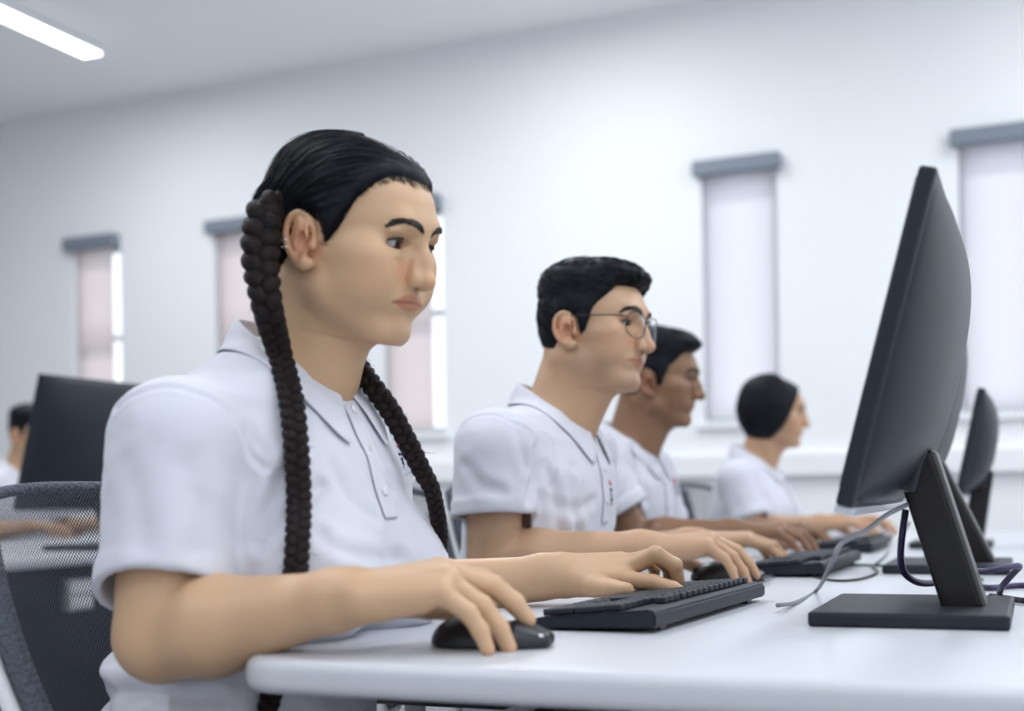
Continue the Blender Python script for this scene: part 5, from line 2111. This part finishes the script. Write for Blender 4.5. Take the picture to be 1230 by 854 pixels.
def pupil(p, label, skin_m, chair_x, hair_line, thick, strand_n=500, logo=None, folds=(), gaze=(1, 0, -0.05), hair_noise=(0.0016, 110), lam_collar=1.0, legs=True):
    o = empty('person', (p['hip'][0], p['hip'][1], 0.0), label, 'person')
    me, hl, bv_, bq_ = body_of(p)
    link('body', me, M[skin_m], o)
    bb = bvh_of(bv_, bq_)
    fr = p['head']
    for sd in (1, -1):
        eye_ball(fr, sd, o, gaze)
        brow(fr, sd, bb, o, p['face'], M['brow'])
        lashes(fr, sd, o, p['face'])
    v, Q, tf = shirt_of(p)
    n = normals_np(v, Q)
    b = bvh_of(v, Q)
    for sg, i in ((-1, 1), (1, 0)):
        s = p['shoulder'][i]
        a_ = [arr(s[0] + 0.002 + 0.084 * math.cos(t), s[1] + sg * 0.2, s[2] - 0.032 + 0.084 * math.sin(t)) for t in np.radians(np.linspace(-25, 205, 40))]
        pp = project_path(b, a_, arr(0, -sg, 0))
        if len(pp) > 4:
            crease(v, n, dense(pp), 0.0026, 0.0036)
    fold_px(v, n, b, folds)
    link('polo_shirt', mesh_np('polo_shirt', v, Q), M['shirt'], o)
    b = bvh_of(v, Q)
    nb = p['neck']
    collar(p, b, o, nb[2] + 0.047, nb[2] - 0.040, 0.063, 0.061, nb[0] + 0.005, nb[1], gap=12)
    placket(p, b, o, nb[1], nb[2] - 0.050, nb[2] - 0.20)
    if logo is not None:
        threads(b, LOGO, hit_px(b, *logo) if len(logo) == 2 else logo, arr(0, 1, 0), UP, arr(-1, 0, 0), o)
    if legs:
        h = p['hip']
        legs_of(p, o, [h + arr(0.43, 0.11, 0.0), h + arr(0.43, -0.11, 0.0)], [h + arr(0.40, 0.12, -0.41), h + arr(0.42, -0.12, -0.41)])
    hv, hq = hair_cap(p, hl, hair_line, thick, max(0.002, p['res'] * 0.85), hair_noise)
    hb = bvh_of(hv, hq)
    ho = link('hair', mesh_np('hair', hv, hq), M['hair'], o)
    paths = []
    L = fr.loc_pts(hv)
    for _ in range(strand_n):
        i = RNG.integers(0, len(hv))
        q = hv[i].copy()
        x, y, z = L[i]
        if z < -0.02 and x > 0:
            continue
        long_ = thick is long_hair
        pt = []
        for k in range(6):
            l, nn, _, _ = hb.find_nearest(Vector(q))
            l, nn = np.array(l), np.array(nn)
            pt.append(l + nn * (0.0002 + (0.0 if long_ else 0.0020 * (k / 5) ** 1.5)))
            if long_:
                d = fr.dir((-0.55, np.sign(y) * 0.25 * (1 - min(1, abs(y) / 0.06)), -0.75))
            else:
                d = fr.dir((0.75 if z > 0.05 else -0.2, 0.35 * np.sign(y) * (1 - max(0, min(1, (z - 0.02) / 0.06))) - 0.25, -0.15 if z > 0.05 else -0.8))
            d = d + fr.dir(RNG.normal(size=3) * 0.25)
            d = d - nn * (d @ nn)
            d /= np.linalg.norm(d) + 1e-9
            q = l + d * (0.007 if long_ else 0.0042)
        paths.append(np.array(pt))
    if paths:
        sv, sf = strands(paths, 0.00065, n=3)
        link('hair_strands', mesh_np('hair_strands', sv, sf), M['hair'], ho)
    return o, bb


REST = {'index': (4, 20, 26, 16), 'middle': (0, 22, 28, 18), 'ring': (-5, 26, 28, 18), 'little': (-12, 30, 28, 18), 'thumb': (40, 24, 8, 10)}
GRIP = {'index': (3, 30, 20, 12), 'middle': (-1, 32, 22, 12), 'ring': (-6, 42, 20, 12), 'little': (-13, 44, 22, 14), 'thumb': (42, 26, 6, 10)}

BOY = dict(
    head=Fr((-0.720, 2.221, 1.187), rot_axes(math.radians(-9.6), math.radians(1.3), math.radians(-4.6)), 0.997),
    face=dict(male=True, cheek=0.92, jaw=1.06, chin=0.006, eye_open=0.0042, nose=1.06, nose_tip=(0.1140, -0.0385), wide=0.98, lips=0.80, mouth_w=0.031, eye_w=0.0155, brow_w=0.0052, beard=(0.80, 0.80, 0.84),
              lip_tint=(0.90, 0.66, 0.64), smile=0.0008),
    neck=arr(-0.790, 2.212, 1.047), hip=arr(-0.880, 2.212, 0.50),
    shoulder=[arr(-0.800, 2.402, 0.972), arr(-0.825, 2.020, 0.975)],
    elbow=[arr(-0.850, 2.470, 0.760), arr(-0.838, 2.040, 0.790)],
    wrist=[arr(-0.610, 2.540, 0.800), arr(-0.578, 2.090, 0.808)],
    hand_dir=[arr(0.96, 0.10, 0.06), arr(0.90, 0.42, 0.12)], hand_up=[arr(0, -0.1, 1), arr(-0.1, -0.10, 1)], thumb=[-1, 1],
    pose=[REST, GRIP], hand=1.06, hand_fat=1.04, arm=1.06, neck_r=0.056, wrist_r=0.0285,
    lo=(-1.02, 1.88, 0.40), hi=(-0.36, 2.72, 1.34), res=0.0026,
    torso=TORSO_M, sleeve_r=(0.066, 0.070), sleeve_len=(0.72, 0.60), hem_tilt=[(0, 0, 0), (0.12, -0.2, 0)], wrinkle=0.0042, wseed=2, cloth_res=0.004, hair_soft=0.016)
boy, B_BV = pupil(BOY, 'dark-haired boy in glasses and white polo shirt using a mouse, beside the girl with braids', 'skin_boy', -0.8, BOY_LINE, short_hair, 1500,
                  logo=(733, 592), folds=[([(642, 540), (640, 575), (636, 600)], 0.006, 0.009), ([(655, 560), (668, 600), (672, 640)], 0.005, 0.010), ([(690, 560), (688, 600), (694, 645)], 0.004, 0.009),
                         ([(650, 600), (690, 612), (715, 600)], 0.003, 0.010), ([(560, 560), (575, 580), (600, 590)], 0.0035, 0.010), ([(610, 500), (625, 530), (632, 560)], 0.003, 0.009)])

# glasses: rims, bridge, temples and lenses
_bf = BOY['head']
_gl = empty('glasses', _bf.o - np.asarray(boy.location))
_gl.parent = boy
for _sd in (1, -1):
    _mb = MB()
    _rim = []
    for _k in range(41):
        _t = 2 * math.pi * _k / 40
        _yy = 0.0340 + 0.0265 * math.copysign(abs(math.cos(_t)) ** 0.85, math.cos(_t))
        _zz = -0.006 + 0.0220 * math.copysign(abs(math.sin(_t)) ** 0.85, math.sin(_t))
        _rim.append(_bf.pt((0.1075 - 0.010 * (_yy / 0.058) ** 2 - 0.10 * (0.004 - _zz) * 0.6, _sd * _yy, _zz)))
    _mb.tube(_rim, 0.0009, 8, False)
    _mb.build('rim', M['glasses'], _gl, True)
    _mb = MB()
    _ctr = np.mean(_rim[:-1], axis=0) + _bf.dir((0.0016, 0, 0))
    _mid = [(np.array(r) + _ctr) / 2 + _bf.dir((0.0011, 0, 0)) for r in _rim[:-1]]
    _vv = [_ctr] + _mid + [np.array(r) for r in _rim[:-1]]
    _ff = [(0, 1 + k, 1 + (k + 1) % 40) for k in range(40)] + [(1 + k, 41 + k, 41 + (k + 1) % 40, 1 + (k + 1) % 40) for k in range(40)]
    _mb.add(_vv, _ff)
    _mb.build('lens', M['lens'], _gl, True)
    _mb = MB()
    _mb.tube(smooth_path([_bf.pt(a) for a in ((0.0985, _sd * 0.0575, 0.004), (0.0930, _sd * 0.0660, 0.005), (0.070, _sd * 0.0735, 0.006), (0.030, _sd * 0.0775, 0.007), (0.004, _sd * 0.0785, 0.009),
                                              (-0.012, _sd * 0.0790, 0.003), (-0.022, _sd * 0.0785, -0.016))], 36), 0.00125, 8)
    _mb.build('temple', M['glasses'], _gl, True)
_mb = MB()
_mb.tube(smooth_path([_bf.pt(a) for a in ((0.1070, -0.0095, 0.001), (0.1105, 0, 0.005), (0.1070, 0.0095, 0.001))], 10), 0.0012, 8)
_mb.build('bridge', M['glasses'], _gl, True)

DARK = dict(
    head=Fr((-0.834, 3.057, 1.167), rot_axes(math.radians(7.2), math.radians(5.4), math.radians(1.2)), 0.99),
    face=dict(male=True, cheek=0.88, jaw=1.0, chin=0.003, eye_open=0.0044, nose=1.12, wide=0.97, lips=1.05, eye_w=0.0155, brow_w=0.0048, lip_tint=(0.95, 0.72, 0.72), blush=(1.0, 0.95, 0.95)),
    neck=arr(-0.905, 3.050, 1.022), hip=arr(-0.985, 3.050, 0.50),
    shoulder=[arr(-0.905, 3.235, 0.950), arr(-0.930, 2.865, 0.955)],
    elbow=[arr(-0.880, 3.300, 0.770), arr(-0.842, 2.895, 0.795)],
    wrist=[arr(-0.635, 3.330, 0.800), arr(-0.610, 2.915, 0.808)],
    hand_dir=[arr(0.97, 0.05, 0.06), arr(0.95, 0.22, 0.05)], hand_up=[arr(0, -0.1, 1), arr(0, -0.1, 1)], thumb=[-1, 1],
    pose=[REST, REST], hand=1.04, hand_fat=1.04, arm=0.96, neck_r=0.054, wrist_r=0.027,
    lo=(-1.12, 2.74, 0.40), hi=(-0.40, 3.48, 1.32), res=0.0032,
    torso=TORSO_M, sleeve_r=(0.064, 0.068), sleeve_len=(0.74, 0.64), wrinkle=0.0042, wseed=3, cloth_res=0.005, hair_soft=0.016)
pupil(DARK, 'brown-skinned boy in white polo shirt, partly hidden behind the boy with glasses', 'skin_boy_dark', -0.92, BOY_LINE, short_hair, 900, logo=(812, 586), folds=[([(762, 540), (770, 570), (775, 600)], 0.006, 0.012), ([(800, 560), (806, 590), (805, 615)], 0.005, 0.012)])

FAR = dict(
    head=Fr((-0.768, 4.212, 1.139), rot_axes(math.radians(8.9), math.radians(3.2), math.radians(0.3)), 0.957),
    face=dict(cheek=1.0, jaw=0.95, eye_open=0.0046, nose=0.95, lips=1.05),
    neck=arr(-0.835, 4.205, 1.000), hip=arr(-0.900, 4.205, 0.50),
    shoulder=[arr(-0.835, 4.370, 0.930), arr(-0.855, 4.040, 0.930)],
    elbow=[arr(-0.790, 4.420, 0.760), arr(-0.800, 4.030, 0.770)],
    wrist=[arr(-0.570, 4.380, 0.795), arr(-0.590, 4.090, 0.795)],
    hand_dir=[arr(0.97, -0.05, 0.05), arr(0.97, 0.12, 0.05)], hand_up=[arr(0, 0, 1), arr(0, 0, 1)], thumb=[-1, 1],
    pose=[REST, REST], hand=0.97, hand_fat=1.0, arm=0.90, neck_r=0.047, wrist_r=0.025,
    lo=(-1.05, 3.92, 0.40), hi=(-0.38, 4.55, 1.29), res=0.0042,
    torso=GIRL['torso'], bulk=[lambda f: ell((0.090, 0.07, 0.33), (0.062, 0.068, 0.062), f), lambda f: ell((0.090, -0.07, 0.33), (0.062, 0.068, 0.062), f)],
    sleeve_r=(0.058, 0.062), sleeve_len=(0.74, 0.74), wrinkle=0.005, wseed=4, cloth_res=0.006, hair_soft=0.022, hair_over_ears=True)
pupil(FAR, 'far girl with smooth black hair in white polo shirt at the end of the desk', 'skin_far', -0.78, GIRL_LINE, long_hair, 500)

BACK = dict(
    head=Fr(at(38, 520, 5.55), rot_axes(math.radians(-4), math.radians(6), 0), 1.0),
    face=dict(male=True, eye_open=0.0044),
    hair_soft=0.018, res=0.0048, arm=0.98, neck_r=0.055, hand=1.0, cloth_res=0.0065, wrinkle=0.005, wseed=5, torso=TORSO_M)
_o = BACK['head'].o
BACK.update(neck=_o + arr(-0.07, -0.005, -0.14), hip=arr(_o[0] - 0.15, _o[1] - 0.005, 0.50),
            shoulder=[_o + arr(-0.08, 0.185, -0.21), _o + arr(-0.085, -0.19, -0.21)], elbow=[_o + arr(-0.05, 0.25, -0.41), _o + arr(-0.05, -0.25, -0.41)],
            wrist=[_o + arr(0.17, 0.20, -0.385), _o + arr(0.17, -0.18, -0.385)], hand_dir=[arr(1, 0, 0.03), arr(1, 0, 0.03)], hand_up=[arr(0, 0, 1), arr(0, 0, 1)], thumb=[-1, 1],
            pose=[REST, REST], lo=_o - arr(0.36, 0.40, 0.80), hi=_o + arr(0.46, 0.40, 0.15))
pupil(BACK, 'dark-haired pupil in a white shirt far behind the left monitor, at the left edge', 'skin_boy', 0, BOY_LINE, short_hair, 0)
